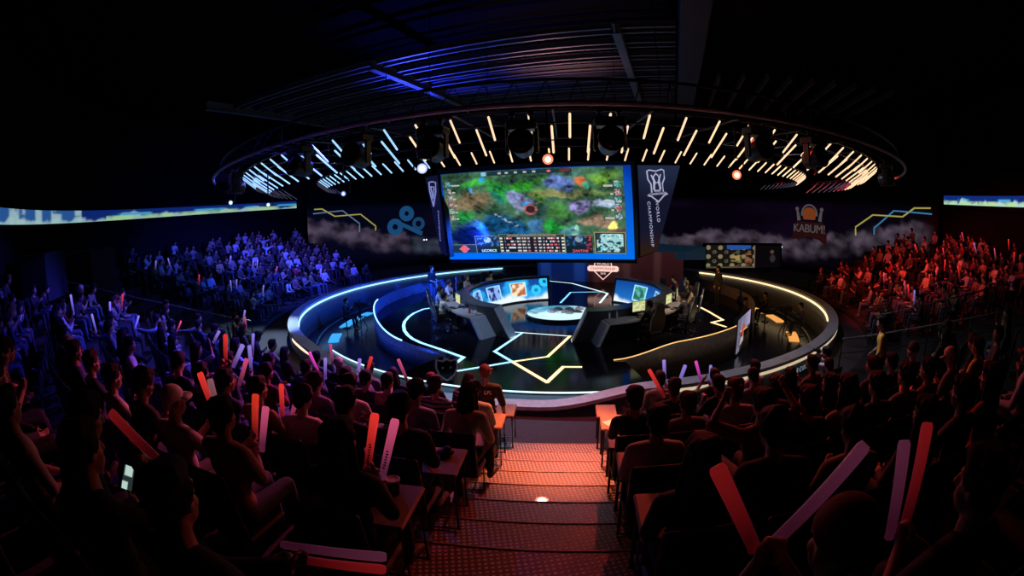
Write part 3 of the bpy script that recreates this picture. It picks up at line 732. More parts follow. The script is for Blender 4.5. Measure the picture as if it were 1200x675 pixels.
for nm, u0, v0, u1, v1, m in (('top_bar',.27,.945,.73,.992,PAN2),('red_score_plate',.665,.952,.725,.992,glow('plate_red', (.55,.03,.06), 1.)),('blue_score_plate',.235,.945,.262,.99,glow('plate_blue', (.25,.55,.8), 1.)),
    ('corner_panel',.0,.0,.145,.105,PAN2),('champion_panel',.147,.0,.29,.215,PANEL),('panel_rule',.146,.0,.149,.215,GOLD),('panel_rule',.0,.103,.147,.108,GOLD),('panel_rule',.147,.212,.29,.217,GOLD),
    ('stats_frame',.288,.0,.662,.232,GOLD),('champion_panel',.664,.0,.812,.215,PANEL),('panel_rule',.664,.212,.812,.217,GOLD),('minimap_frame',.822,.0,.995,.255,GOLD)):
    sbox(nm, u0, v0, u1, v1, m, .02 if 'rule' not in nm else .028)
sbox('header_plate', .292, .205, .658, .228, PAN2, .03)
def stats(u, v):
    row = v*5; fr = row % 1; i = int(u*46); j = int(row)
    a, b_, c = rnd_col(i, j, 3)
    if .25 < fr < .72:
        x = u
        if x < .04 or x > .96: return (.6,.65,.6)
        if .43 < x < .47 or .53 < x < .57: return (.35,.12,.10) if a > .5 else (.4,.4,.45)
        if (.08 < x < .24 or .72 < x < .92) and a > .25: return (.55,.12,.13) if (x > .5 or j in (2,4)) and b_ > .35 else (.6,.65,.7)
        if (.27 < x < .33 or .35 < x < .41 or .6 < x < .65 or .67 < x < .7): return (.55,.5,.5) if a > .2 else (.15,.15,.18)
    return (.006,.010,.02)
sgrid('stats_table', .293, .008, .657, .202, stats, 184, 50)
def minimap(u, v):
    if u < .05 or u > .95 or v < .05 or v > .95: return (.01,.02,.025)
    n = fbm(u*5, v*5, 4.); p = fbm(u*9, v*9, 8.)
    if n > .12: return (.02,.04,.05)
    if p > .2: return (.55,.7,.65)
    if u < .3 and v < .3: return (.1,.6,.7)
    return (.25,.55,.58)
sgrid('minimap', .828, .008, .99, .247, minimap, 48, 48)
def champ(u, v):
    c = (.01,.03,.08)
    if v < .32: return (.008,.02,.03)
    d = math.hypot((u-.5)/.16, (v-.75)/.2)
    if d < 1: c = (.35,.5,.6)
    if fbm(u*8, v*5, 7) > .25: c = (.05,.20,.5)
    return c
sgrid('champion_picture', .152, .03, .286, .208, champ, 30, 24); 
sgrid('champion_picture', .668, .03, .808, .208, lambda u, v: tuple(q*.6 for q in champ(1-u, v*.95)) if u < .8 else mixc((.01,.01,.02),(.5,.05,.08), sm(.1,.3,fbm(u*9,v*9))), 30, 24)
LT = glow('text_ice', (.55,.9,.95), 1.3); LR = glow('text_red', (.85,.10,.14), 1.3); LG = glow('text_grey', (.45,.45,.4), 1.)
text('caption', 'LICORICE', .19, LT, scr, dp(.222,.028,.04), SR, SU, .004)
text('caption', 'ZANTINS', .19, LR, scr, dp(.742,.028,.04), SR, SU, .004)
text('caption', '2018 WORLD CHAMPIONSHIP PLAY-IN GROUP STAGE', .105, LG, scr, dp(.475,.2165,.045), SR, SU, .004)
b = MB(); annulus(b, dp(.073,.05,.03), SR, SU, 0, 0, .2, .12, .01); b.plate([(-.28,-.04),(.28,-.04),(.28,.04),(-.28,.04)], dp(.073,.05,.03), SR, SU, .012); b.plate([(-.05,-.17),(.05,-.17),(.05,.17),(-.05,.17)], dp(.073,.05,.03), SR, SU, .014)
obj('broadcast_logo', b, glow('logo_red', (.75,.12,.12), 1.2), scr)
for i, (uu, m) in enumerate(((.33,LG),(.37,LG),(.42,LG),(.47,LG),(.52,LG),(.6,LR))):
    sbox('score_figure', uu, .958, uu+.018, .98, m, .03)
# side wings
def quad_frame(TL, TR, BR, BL): return lambda u, v: (Vector(BL)*(1-u)+Vector(BR)*u)*(1-v)+(Vector(TL)*(1-u)+Vector(TR)*u)*v
def wing(name, Q, colf, lab):
    r = empty(name, Q(.5,1), 0, lab, 'banner')
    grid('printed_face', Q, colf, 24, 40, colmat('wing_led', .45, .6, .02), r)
    nn = (Q(1,0)-Q(0,0)).cross(Q(0,1)-Q(0,0)).normalized()
    off = -nn*.25; P = [Q(0,-.02),Q(1.0,-.02),Q(1.0,1.02),Q(0,1.02)]; P = [p-nn*.16 for p in P]
    obj('case', MB().add(P+[p+off for p in P], [(0,1,2,3),(4,5,6,7),(0,1,5,4),(1,2,6,5),(2,3,7,6),(3,0,4,7)]), BLK, r)
    return r, nn
QR = quad_frame((6.14,22.33,6.47),(8.75,23.4,6.63),(7.20,22.744,2.296),(6.22,22.34,2.07))
def wr_col(u, v):
    c = mixc((.012,.016,.05), (.03,.05,.12), sm(.55,1,v)); return mixc(c, (.05,.022,.012), sm(.3,.0,v))
wr, nn = wing('screen_wing', QR, wr_col, 'tapered dark banner wing with trophy shield right of the big screen')
xd = (QR(1,.5)-QR(0,.5)).normalized(); yd = (QR(.5,1)-QR(.5,0)).normalized(); yd = (yd-xd*yd.dot(xd)).normalized()
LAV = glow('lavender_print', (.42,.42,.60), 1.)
o = QR(.46,.80)+nn*.03
b = MB()                                   # trophy inside a shield, above a pennant
for pl in ([(-.62,.62),(-.45,.68),(0,.6),(.45,.68),(.62,.62),(.6,.2),(.42,-.05),(.42,-.5)],[(-.62,.62),(-.6,.2),(-.42,-.05),(-.42,-.5)],[(-.72,-.62),(-.45,-.70),(0,-1.0),(.45,-.70),(.72,-.62)],[(-.22,.3),(0,.48),(.22,.3),(.1,.0),(-.1,.0),(-.22,.3)],[(-.34,.42),(-.2,.1),(-.26,-.35)],[(.34,.42),(.2,.1),(.26,-.35)],[(-.12,0),(-.2,-.4),(.2,-.4),(.12,0)]):
    b.tube([o+xd*p[0]*.9+yd*p[1]*.95 for p in pl], .032, 6)
obj('trophy_shield', b, LAV, wr)
text('lettering', 'WORLD', .12, LAV, wr, o-yd*.42, xd, yd, .004); text('lettering', 'CHAMPIONSHIP', .16, LAV, wr, o-yd*.56, xd, yd, .004)
text('lettering', 'CHAMPIONSHIP', .26, LAV, wr, QR(.40,.335)+nn*.03, -yd, xd, .004, 0, 'CENTER', 1.25)
text('lettering', 'WORLD', .26, LAV, wr, QR(.60,.47)+nn*.03, -yd, xd, .004, 0, 'CENTER', 1.25)
QL = quad_frame((-4.61,26.1,6.36),(-3.70,24.74,6.34),(-3.34,24.78,2.08),(-3.762,25.387,2.269))
wlft, nn2 = wing('screen_wing', QL, lambda u, v: mixc((.006,.006,.08),(.01,.012,.05),v), 'narrow blue banner wing seen edge-on left of the big screen')
xd = (QL(1,.5)-QL(0,.5)).normalized(); yd = (QL(.5,1)-QL(.5,0)).normalized(); yd = (yd-xd*yd.dot(xd)).normalized()
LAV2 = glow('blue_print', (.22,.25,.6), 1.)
b = MB(); o = QL(.45,.78)+nn2*.03
for pl in ([(-.5,.6),(0,.65),(.5,.6),(.45,.1),(0,-.75),(-.45,.1),(-.5,.6)],[(-.25,.35),(.25,.35),(.0,-.3),(-.25,.35)]): b.tube([o+xd*p[0]*.85+yd*p[1]*.95 for p in pl], .035, 6)
obj('trophy_shield', b, LAV2, wlft)
text('lettering', 'CHAMPIONSHIP', .2, LAV2, wlft, QL(.55,.36)+nn2*.03, -yd, xd, .004, 0, 'CENTER', 1.2)
# canopy under the wings; faint emission stands in for light on it
tag(obj('screen_canopy', MB().sweep([(7.6,1.72),(9.4,1.72),(9.4,1.98),(7.6,1.9)], -150, -172, 12), mat('canopy_self_lit', (.06,.10,.15), .5, 0, (.010,.034,.065), .35)), 'curved dark canopy below the big screen on the left', 'canopy')
tag(obj('screen_canopy', MB().sweep([(8.0,1.75),(9.8,1.75),(9.8,2.2),(8.0,1.9)], 126, 150, 12), mat('canopy_self_lit'), kind=None) if False else obj('screen_canopy', MB().sweep([(8.0,1.6),(9.8,1.5),(9.8,2.25),(8.0,2.05)], 117, 150, 16), mat('canopy_self_lit')), 'dark teal canopy below the big screen on the right', 'canopy')

# second screen with the analysts, right
a1, a2 = Vector((13.3,30.6,.25)), Vector((20.0,31.2,.05))
QS = lambda u, v: Vector((13.45+6.5*u, 30.8+.3*u, .30+.06*(1-u)+1.62*v))
def sc2(u, v):
    if u < .64:
        x = u/.64; c = (.012,.010,.008)
        gx, gy = (x*4.2+.35) % 1, (v*2.6+.2) % 1
        if math.hypot((gx-.5)*1., (gy-.5)*.8) < .20: c = (.34,.29,.16)
        gx, gy = (x*4.2-.15) % 1, (v*2.6-.3) % 1
        if .09 < math.hypot((gx-.5)*1., (gy-.5)*.8) < .15: c = (.22,.2,.13)
        if v > .78+.12*abs(x-.6)*2 and .4 < x < .9: c = (.03,.12,.5)
        d = math.hypot((x-.6)/.12, (v-.38)/.32); c = mixc(c, (.55,.38,.12), (1-sm(.6,1.1,d))*sm(-.2,.2,fbm(x*9,v*7,2)))
        d = math.hypot((x-.85)/.1, (v-.4)/.35); c = mixc(c, (.38,.14,.06), (1-sm(.6,1.1,d))*sm(-.2,.2,fbm(x*9,v*7,6)))
        if v < .08: c = (.12,.09,.05)
        if x > .97: c = (.25,.18,.15)
        return c
    d = math.hypot((u-.88)/.03, (v-.72)/.09); c = (.004,.003,.004)
    c = mixc(c, (.16,.08,.06), 1-sm(.7,1.1,d)); d = math.hypot((u-.89)/.045, (v-.42)/.2)
    return mixc(c, (.05,.035,.04), 1-sm(.6,1.1,d))
s2 = empty('side_screen', QS(.5,0), 0, 'small side screen right of the stage showing an interview before a logo wall', 'screen')
grid('display', QS, sc2, 150, 50, colmat('side_led', .6), s2)
obj('case', MB().box((16.7,31.1,1.15), (6.9,.2,1.9), Matrix.Rotation(.046,3,'Z')), BLK, s2)
obj('stand', MB().box((14.5,31.15,.1), (.4,.4,.3)), BLK, s2); obj('stand', MB().box((18.9,31.25,.1), (.4,.4,.3)), BLK, s2)

# ------------------------------------------------------------------ ring truss with light tubes
TRUSS = mat('truss_aluminium', (.6,.6,.64), .4, .3)
tr = empty('ring_truss', (CX,CY,5.9), 0, 'large round aluminium lighting truss hanging over stage and audience', 'truss')
angs = list(range(-60, 61, 2))
obj('outer_tube', MB().tube([pol(14.3,a,5.9) for a in angs], .045, 8), TRUSS, tr)
obj('upper_tube', MB().tube([pol(14.05,a,6.35) for a in angs], .03, 8), DKM, tr)
obj('inner_tube', MB().tube([pol(13.75,a,5.95) for a in angs], .03, 8), DKM, tr)
obj('inner_ring_tube', MB().tube([pol(10.9,a,5.9) for a in angs], .035, 8), DKM, tr)
ch = []
for i, a in enumerate(angs[:-1]): ch += [pol(14.3,a,5.9), pol(14.05,a+.7,6.35), pol(13.75,a+1.3,5.95)]
obj('lattice', MB().tube(ch, .013, 5), DKM, tr)
for a in range(-56, 57, 7): obj('radial_strut', MB().tube([pol(13.8,a,5.97), pol(10.9,a,5.92)], .022, 6), DKM, tr)
for a in range(-60, 61, 15):
    for r in (14.05, 10.9): obj('hanging_wire', MB().tube([pol(r,a,6.0), pol(r,a,11.1)], .008, 5), BLK, tr)
def hoop(nm, r, z, dr, dz, step, off, lim, lab, blue_to):
    root = empty('light_tube_hoop', (CX,CY,z), 0, lab, 'light hoop')
    obj('hoop_rail', MB().tube([pol(r+.02,a,z+.06) for a in range(-lim, lim+1, 2)], .018, 6), DKM, root)
    a = -math.floor(lim/step)*step+off; cnt = 0
    while a < lim and cnt < 100:
        col = TUBEB if a < blue_to else TUBEW
        if abs(a) > 62: col = TUBEF
        obj('light_tube', MB().cap(pol(r,a,z), .021, pol(r-dr,a,z-dz), .021, 6), col, root); a += step; cnt += 1
hoop('outer', 13.25, 5.95, .44, .34, 3.0, .2, 90, 'outer hoop of slanted glowing tubes, blue at left and warm white at right', -20.0)
hoop('middle', 12.9, 5.80, .60, .40, 3.0, -1.2, 88, 'middle hoop of long slanted glowing tubes between the other two hoops', -20.5)
hoop('inner', 10.45, 5.71, .31, .23, 2.5, -.6, 92, 'inner hoop of short slanted glowing tubes just above the big screen', -25.0)

# ------------------------------------------------------------------ lamps on the truss
lp = {}
LENS = mat('lens_dark', (.02,.02,.03), .08)
def moving_head(a, r, z, lab, tilt=0., roll=0.):
    p = pol(r, a, z); rz = R(a)
    if not lp:
        q = empty('moving_head_lamp', p, rz)
        HB = mat('lamp_black', (.015,.015,.018), .35)
        obj('base', MB().bbox((0,0,.27), (.52,.36,.16), .03), HB, q, local=True)
        for k in (-.16,.16): obj('clamp', MB().tube([(k,0,.34),(k,0,.45)], .03, 6).bbox((k,0,.48), (.1,.1,.08), .01), DKM, q, local=True)
        for sx in (-1,1): obj('yoke_arm', MB().bbox((sx*.25,0,.0), (.05,.16,.42), .015), HB, q, local=True)
        M = Matrix.Rotation(R(78), 3, 'X')
        hd = obj('head', MB().lathe([(.10,-.26),(.17,-.22),(.19,0),(.21,.14),(.22,.2),(.2,.22)], (0,0,-.06), 24, M), HB, q, True, True)
        obj('lens', MB().lathe([(.19,.215),(.15,.235),(.01,.25)], (0,0,-.06), 24, M), LENS, hd, True, True)
        obj('front_ring', MB().lathe([(.215,.19),(.228,.2),(.215,.225),(.2,.225)], (0,0,-.06), 24, M), DKM, hd, True, True)
        lp['h'] = q
    else:
        q = copy_tree(lp['h']); q.location = p; q.rotation_euler = (0,0,rz)
    tag(q, lab, 'lamp', 'moving head lamps on the truss')
for a, r, lab in ((-9.3,13.3,'big black moving head lamp just left of the hanging screen centre'),(-3.1,13.5,'big black moving head lamp beside the orange lamp, to its right'),(-16,13.4,'black moving head lamp above the left corner of the screen'),(-21.7,13.8,'black moving head lamp among the blue tubes, nearest the screen'),
    (8.5,13.7,'black moving head lamp above the red shining lamp at right'),(14.7,13.8,'black moving head lamp among the warm tubes, second right of the screen wing'),(-28,13.9,'black moving head lamp among the blue tubes, second left of the screen'),(-45,13.8,'black moving head lamp farthest left on the truss'),(34,13.8,'black moving head lamp farthest right on the truss')):
    moving_head(a, r, 5.48, lab)
def par_lamp(p, tgt, col, es, lab, k=.75):
    p = Vector(p); d = (Vector(tgt)-p).normalized()
    q = empty('spotlight', p, 0, lab, 'lamp')
    z = d; x = z.orthogonal().normalized(); y = z.cross(x); M = Matrix((x*k,y*k,z*k)).transposed()
    obj('can', MB().lathe([(.04,-.3),(.1,-.24),(.115,0),(.13,.03)], p, 18, M), mat('lamp_black'), q, True)
    obj('lens_ring', MB().lathe([(.115,.02),(.1,.045),(.055,.05)], p, 18, M), glow('ring_'+lab[:24], col, es*.12), q, True)
    obj('glowing_lens', MB().lathe([(.07,.035),(.055,.06),(.01,.07)], p, 18, M), glow('lens_'+lab[:24], tuple(.35+.65*c for c in col), es*.3), q, True)
    obj('bracket', MB().tube([p+Vector((-.14,0,0)), p+Vector((-.15,0,.3)), p+Vector((.15,0,.3)), p+Vector((.14,0,0))], .015, 6).tube([p+Vector((0,0,.3)), p+Vector((0,0,.85))], .02, 6), DKM, q)
par_lamp((.60,7.35,5.1), (.3,2,3.5), (1.,.20,.10), 14, 'orange red spotlight shining down just above the screen top')
par_lamp((-1.39,7.63,5.05), (-.9,3,4.2), (.45,.5,1.), 12, 'blue white spotlight shining left of the screen')
par_lamp((3.93,7.6,4.95), (2,2,4), (1.,.16,.06), 16, 'bright red spotlight shining right of the screen')
par_lamp((-3.54,9.8,4.85), (-2,4,4), (.2,.3,1.), 8, 'small blue spotlight above the left clouds', .5)
par_lamp((-6.9,10.35,4.95), (-3,2,4), (.7,1.,.9), 6, 'small greenish white spotlight before the left ribbon, outer one', .5)
par_lamp((-6.5,11.7,4.85), (-3,4,4), (.75,1.,.85), 6, 'small greenish white spotlight before the left ribbon, inner one', .5)

# ------------------------------------------------------------------ people
def remesh(b, name, vox, it=4, fac=.5):
    me = b.mesh(name); o = bpy.data.objects.new(name, me); COL.objects.link(o)
    m = o.modifiers.new('r', 'REMESH'); m.mode = 'VOXEL'; m.voxel_size = vox; m.use_smooth_shade = True
    s = o.modifiers.new('s', 'SMOOTH'); s.factor = fac; s.iterations = it
    r = bpy.data.meshes.new_from_object(o.evaluated_get(bpy.context.evaluated_depsgraph_get()))
    bpy.data.objects.remove(o); bpy.data.meshes.remove(me); r.name = name; r.materials.clear()
    r.polygons.foreach_set('use_smooth', [True]*len(r.polygons))
    return r
def ik(S, T, l1, l2, pole):
    S, T = Vector(S), Vector(T); d = T-S; L = d.length
    if L > (l1+l2)*.985: T = S+d*((l1+l2)*.985/L); d = T-S; L = d.length
    t = d/L; x = (L*L+l1*l1-l2*l2)/(2*L); h = math.sqrt(max(0, l1*l1-x*x))
    p = Vector(pole); p = p-t*p.dot(t)
    if p.length < 1e-4: p = t.orthogonal()
    return S+t*x+p.normalized()*h, T
def hand(b, W, d, n, s, curl, hi):
    """palm, four unequal bent fingers and a thumb; d along the hand, n palm side, s towards the thumb"""
    d = d.normalized(); s = (s-d*s.dot(d)).normalized(); n = n if n is not None else d.cross(s)
    n = (n-d*n.dot(d)-s*n.dot(s)).normalized()
    if not hi:
        b.cap(W, .026, W+d*.08+n*.01, .034, 8); b.cap(W+d*.08, .030, W+d*.13+n*.05*curl, .022, 8); b.cap(W+d*.03+s*.02, .016, W+d*.07+s*.06+n*.02, .013, 6); return
    M = Matrix((s, d, n)).transposed()
    b.ell(W+d*.048, (.038,.052,.017), M, 10, 6); b.cap(W, .024, W+d*.03, .026, 8)
    for i, L in enumerate((.070,.080,.075,.058)):
        p = W+d*(.090-.004*abs(i-1.2))+s*(.030-.020*i); a = 0.; q = d.copy(); ra = .0098-.0006*i
        for j, f in enumerate((.45,.32,.26)):
            a += R(75*curl if curl > .5 else 30*curl+4); q = d*math.cos(a)+n*math.sin(a)
            e = p+q*L*f*1.05; b.cap(p, ra, e, ra*.9, 6); p = e; ra *= .92
    p = W+d*.022+s*.030; q = (d*.55+s*.65+n*(.25+.5*curl)).normalized(); e = p+q*.045; b.cap(p, .0135, e, .0115, 6)
    q = (d*.85+s*(.25-.5*curl)+n*(.3+.5*curl)).normalized(); b.cap(e, .0115, e+q*.034, .0095, 6)
HEADC = Vector((0,0,0))
def person_meshes(name, hi, hL, hR, lean=0., stand=False, yaw=0., pitch=0., sleeve='long', curl=(.25,.25), palm=None, knee=.46, legsp=.12, bulk=1.0, cross=False, vox=None):
    P = Vector((0,0,.96 if stand else .565)); th = R(lean)
    U = Vector((0,math.sin(th),math.cos(th))); F = Vector((0,math.cos(th),-math.sin(th))); X = Vector((1,0,0))
    B = MB(); T = MB(); L = MB(); S = [MB(), MB()]
    MX = Matrix((X, F, U)).transposed()
    g = bulk
    for bb, k in ((B, 0.), (T, .016)):
        bb.ell(P+U*.06, (.158*g+k,.112*g+k,.11), MX); bb.ell(P+U*.20, (.142*g+k,.105*g+k,.15), MX); bb.ell(P+U*.37+F*.005, (.165*g+k,.108*g+k,.16), MX)
        for sx in (-1,1): bb.cap(P+U*.475+X*sx*.06, .062+k, P+U*.462+X*sx*.165*g, .056+k)
    B.cap(P+U*.47, .070, P+U*.60+F*.01, .056)
    H = P+U*.708+F*.035
    HM = Matrix.Rotation(R(yaw), 3, 'Z') @ Matrix.Rotation(-th*.6+R(pitch), 3, 'X') @ Matrix.Diagonal((1.09,1.07,1.07))
    def h(v): return H + HM @ Vector(v)
    B.cap(P+U*.55, .056, h((0,-.015,-.08)), .052)
    B.ell(h((0,-.012,.02)), (.074,.094,.100), HM); B.ell(h((0,.030,-.055)), (.054,.060,.062), HM); B.ell(h((0,.045,-.095)), (.03,.032,.024), HM)
    B.cap(h((0,.086,.012)), .011, h((0,.106,-.026)), .015); B.ell(h((0,.083,-.066)), (.027,.014,.010), HM)
    for sx in (-1,1):
        B.ell(h((sx*.076,-.006,-.008)), (.010,.021,.032), HM); B.cap(h((sx*.014,.083,.035)), .010, h((sx*.048,.070,.038)), .010); B.ell(h((sx*.034,.050,-.03)), (.026,.03,.026), HM)
    # legs
    for i, sx in enumerate((-1,1)):
        hp = P+X*sx*.095-Vector((0,0,.03))
        if stand: kn = Vector((sx*.105,.02,.52)); an = Vector((sx*.11,-.02,.10)); toe = Vector((sx*.14,.15,.035))
        else:
            kn = Vector((sx*legsp,knee,.545)); an = Vector((sx*(legsp+.005),knee+(.03 if knee < .5 else .1),.11)); toe = an+Vector((sx*.03,.17,-.07))
            if cross and sx > 0: kn = Vector((.02,knee,.63)); an = Vector((-.12,knee+.22,.45)); toe = an+Vector((-.03,.16,.03))
        B.cap(hp, .080*g, kn, .052); B.cap(kn, .053, an, .036); B.cap(an, .038, an+Vector((0,-.02,-.04)), .034); B.cap(an-Vector((0,0,.045)), .034, toe, .026)
        L.cap(hp, .098*g, kn, .070); L.cap(kn, .068, an+(kn-an)*.12, .058)
        if hi:
            S[i].cap(an+Vector((0,-.035,-.052)), .044, an+(toe-an)*.55+Vector((0,0,-.012)), .046); S[i].cap(an+(toe-an)*.5+Vector((0,0,-.01)), .044, toe, .036); S[i].cap(an+Vector((0,0,.0)), .046, an-Vector((0,0,.04)), .046)
        else: L.cap(an-Vector((0,0,.05)), .045, toe, .036)
    L.ell(P+U*.03, (.172*g,.128*g,.105), MX)
    hands = {}
    for sx, tg, cu in ((-1,hL,curl[0]),(1,hR,curl[1])):
        sh = P+U*.462+X*sx*.19*g
        el, W = ik(sh, tg, .29, .25, (sx*.55,-.35,-.75))
        B.cap(sh, .050, el, .040); B.cap(el, .041, W, .027)
        T.cap(sh, .070*g, el, .058)
        if sleeve == 'long': T.cap(el, .057, W-(W-el)*.06, .040)
        elif sleeve == 'short': pass
        d = (W-el).normalized()
        s_in = Vector((-sx*1.,.0,.35)) if palm is None else Vector(palm[1])
        nn = d.cross(s_in)*sx if palm is None else Vector((palm[0][0]*sx, palm[0][1], palm[0][2]))
        if palm is not None: s_in = Vector((palm[1][0]*sx, palm[1][1], palm[1][2]))
        hand(B, W, d, nn, s_in, cu, hi); hands[sx] = (W, d)
    v = vox or (.0105 if hi else .024)
    body = remesh(B, 'person', v, 3 if hi else 2, .45)
    me = {'body': body, 'top': remesh(T, 'top', v*1.5 if hi else .028, 5), 'trousers': remesh(L, 'trousers', v*1.6 if hi else .028, 5)}
    if hi: me['shoes'] = [remesh(s, 'shoe', .014, 3) for s in S]
    # skin / eye / lip faces
    for m in (mat('skin'), mat('eye_dark'), mat('lip')): body.materials.append(m)
    eyes = [h((sx*.031,.088,.012)) for sx in (-1,1)]; lip = h((0,.095,-.066))
    for p in body.polygons:
        c = p.center
        if (c-H).length < .16:
            if min((c-e).length for e in eyes) < (.0095 if hi else .014): p.material_index = 1
            elif abs((c-lip).x) < .024 and abs((c-lip).z) < .009 and (c-lip).length < .03: p.material_index = 2
    for k in ('top','trousers'): me[k].materials.append(mat('cloth_black'))
    if hi:
        for s in me['shoes']: s.materials.append(mat('shoe_dark'))
    me['head'] = Matrix.Translation(H) @ HM.to_4x4(); me['hands'] = hands; me['hi'] = hi
    return me
mat('skin', (.42,.24,.17), .65, spec=.3); mat('eye_dark', (.02,.015,.012), .2); mat('lip', (.35,.12,.10), .5); mat('shoe_dark', (.06,.06,.065), .6); mat('shoe_white', (.5,.5,.5), .6)
SKINS = [mat('skin'), mat('skin_light', (.50,.31,.23), .55), mat('skin_tan', (.33,.19,.13), .55)]
TOPS = {'black':(.012,.012,.014),'charcoal':(.04,.04,.045),'grey':(.18,.18,.19),'white':(.62,.62,.62),'navy':(.02,.03,.09),'pale blue':(.30,.40,.55),'dark red':(.16,.015,.02),'tan':(.36,.25,.15),'olive':(.10,.11,.06),'cream':(.52,.46,.36),'striped':(.4,.4,.4),'yellow':(.6,.45,.05),'plaid':(.25,.12,.12)}
for k, c in TOPS.items(): mat('cloth_'+k.replace(' ','_'), c, .85, bump=.15, bscale=120)
def stripes(name, c1, c2, sc, check=False):
    m = MATS[name]; nt = m.node_tree; b = nt.nodes['Principled BSDF']; tc = nt.nodes.new('ShaderNodeTexCoord')
    w = nt.nodes.new('ShaderNodeTexChecker' if check else 'ShaderNodeTexWave'); w.inputs['Scale'].default_value = sc
    nt.links.new(tc.outputs['Object'], w.inputs['Vector'])
    if check:
        w.inputs['Color1'].default_value = (*c1,1); w.inputs['Color2'].default_value = (*c2,1); nt.links.new(w.outputs['Color'], b.inputs['Base Color'])
    else:
        w.bands_direction = 'Z'; rp = nt.nodes.new('ShaderNodeValToRGB'); rp.color_ramp.interpolation = 'CONSTANT'; rp.color_ramp.elements[0].color = (*c1,1); rp.color_ramp.elements[1].color = (*c2,1); rp.color_ramp.elements[1].position = .5
        nt.links.new(w.outputs['Fac'], rp.inputs['Fac']); nt.links.new(rp.outputs['Color'], b.inputs['Base Color'])
stripes('cloth_striped', (.55,.55,.55), (.04,.04,.06), 5); stripes('cloth_plaid', (.30,.10,.10), (.10,.08,.10), 14, True)
PANTS = [mat('denim_dark', (.02,.03,.06), .85), mat('denim_blue', (.07,.11,.2), .85), mat('trouser_black', (.012,.012,.014), .85), mat('trouser_grey', (.12,.12,.13), .85)]
HAIRM = {'black': mat('hair_black', (.010,.008,.008), .8, spec=.25), 'brown': mat('hair_brown', (.045,.022,.012), .8, spec=.25), 'dark brown': mat('hair_dark_brown', (.022,.012,.008), .8, spec=.25), 'fair': mat('hair_fair', (.22,.14,.06), .8, spec=.25)}
def hair_mesh(style, hi):
    b = MB(); v = .013 if hi else .022
    if style in ('short','long','bun','undercut'):
        b.ell((0,-.024,.042), (.092,.108,.102)); b.ell((0,.035,.098), (.068,.060,.040))
        for sx in (-1,1): b.ell((sx*.066,-.02,.015), (.022,.05,.05))
        b.ell((0,-.078,-.03), (.070,.040,.075))
        if hi:
            q = random.Random(3)
            for i in range(26):
                a = q.uniform(0,2*PI); e = q.uniform(.15,1.2); p = Vector((.082*math.cos(a)*math.cos(e), -.022+.097*math.sin(a)*math.cos(e), .04+.092*math.sin(e)))
                if p.y > .05 and p.z < .09: continue
                p = p*1.06; b.cap(p, .020, p+Vector((q.uniform(-.03,.03), q.uniform(-.03,.015), q.uniform(-.025,.012))), .012, 6)
    if style == 'long':
        for sx in (-1,1):
            b.cap((sx*.078,-.015,.02), .026, (sx*.095,-.03,-.17), .034); b.cap((sx*.045,-.085,.0), .045, (sx*.06,-.095,-.25), .05)
        b.cap((0,-.09,.02), .055, (0,-.105,-.27), .055)
    if style == 'bun': b.ell((0,-.125,.06), (.042,.04,.042))
    if style == 'cap':
        b.ell((0,-.015,.045), (.087,.104,.082)); b.ell((0,-.07,-.02), (.062,.035,.045))
    if style == 'beanie':
        b.ell((0,-.018,.055), (.092,.106,.098)); b.lathe([(.092,0),(.098,.015),(.096,.045),(.09,.05)], (0,-.018,.03), 20, None, 1., 1.15)
    me = remesh(b, 'hair', v, 3 if hi else 2); me.materials.append(HAIRM['black'])
    return me
HAIRS = {(s, h): hair_mesh(s, h) for s in ('short','long','bun','cap','beanie') for h in (True, False)}
BR = MB()
vs = []
for i in range(9):
    a = R(-62+124*i/8)
    for r_, z in ((.085,0.),(.155,-.012),(.153,-.022),(.085,-.012)): vs.append(Vector((r_*.95*math.sin(a), -.005+(r_ if r_ < .1 else .085+.075*math.cos(a))*math.cos(a)*1.05, .035+z)))
BR.add(vs, [(4*i+k,4*i+(k+1)%4,4*i+4+(k+1)%4,4*i+4+k) for i in range(8) for k in range(4)]+[(0,1,2,3),(32,33,34,35)])
BRIM = BR.mesh('cap_brim', True); BRIM.materials.append(mat('cloth_white'))
HS = MB().tube([(.088*math.cos(R(q)), -.005, .03+.098*math.sin(R(q))) for q in range(0,181,15)], .012, 6)
for sx in (-1,1): HS.ell((sx*.088,-.005,.0), (.022,.04,.045))
HEADSET = HS.mesh('headset', True); HEADSET.materials.append(mat('lamp_black'))
def slot(o, m):
    o.material_slots[0].link = 'OBJECT'; o.material_slots[0].material = m
def child(name, me, par, m=None, M=None):
    o = bpy.data.objects.new(name, me); COL.objects.link(o); o.parent = par
    if M is not None: o.matrix_basis = M
    if m is not None and len(o.material_slots): slot(o, m)
    return o
def put_person(me, loc, rz, top='black', hair='short', hcol='black', skin=0, pants=0, sc=1., headset=False, capm=None, shoes=None):
    o = bpy.data.objects.new('person', me['body']); COL.objects.link(o); o.location = loc; o.rotation_euler = (0,0,rz); o.scale = (sc,)*3
    slot(o, SKINS[skin])
    child('top', me['top'], o, MATS['cloth_'+top.replace(' ','_')]); child('trousers', me['trousers'], o, PANTS[pants])
    hm = HAIRM[hcol]
    if hair in ('cap','beanie'): hm = capm or MATS['cloth_charcoal']
    hd = child('cap' if hair == 'cap' else 'beanie' if hair == 'beanie' else 'hair', HAIRS[(hair, me['hi'])], o, hm, me['head'])
    if hair == 'cap': child('cap_brim', BRIM, hd, hm)
    if headset: child('headset', HEADSET, o, None, me['head'])
    if me.get('shoes'):
        for s in me['shoes']: child('shoe', s, o, shoes)
    return o
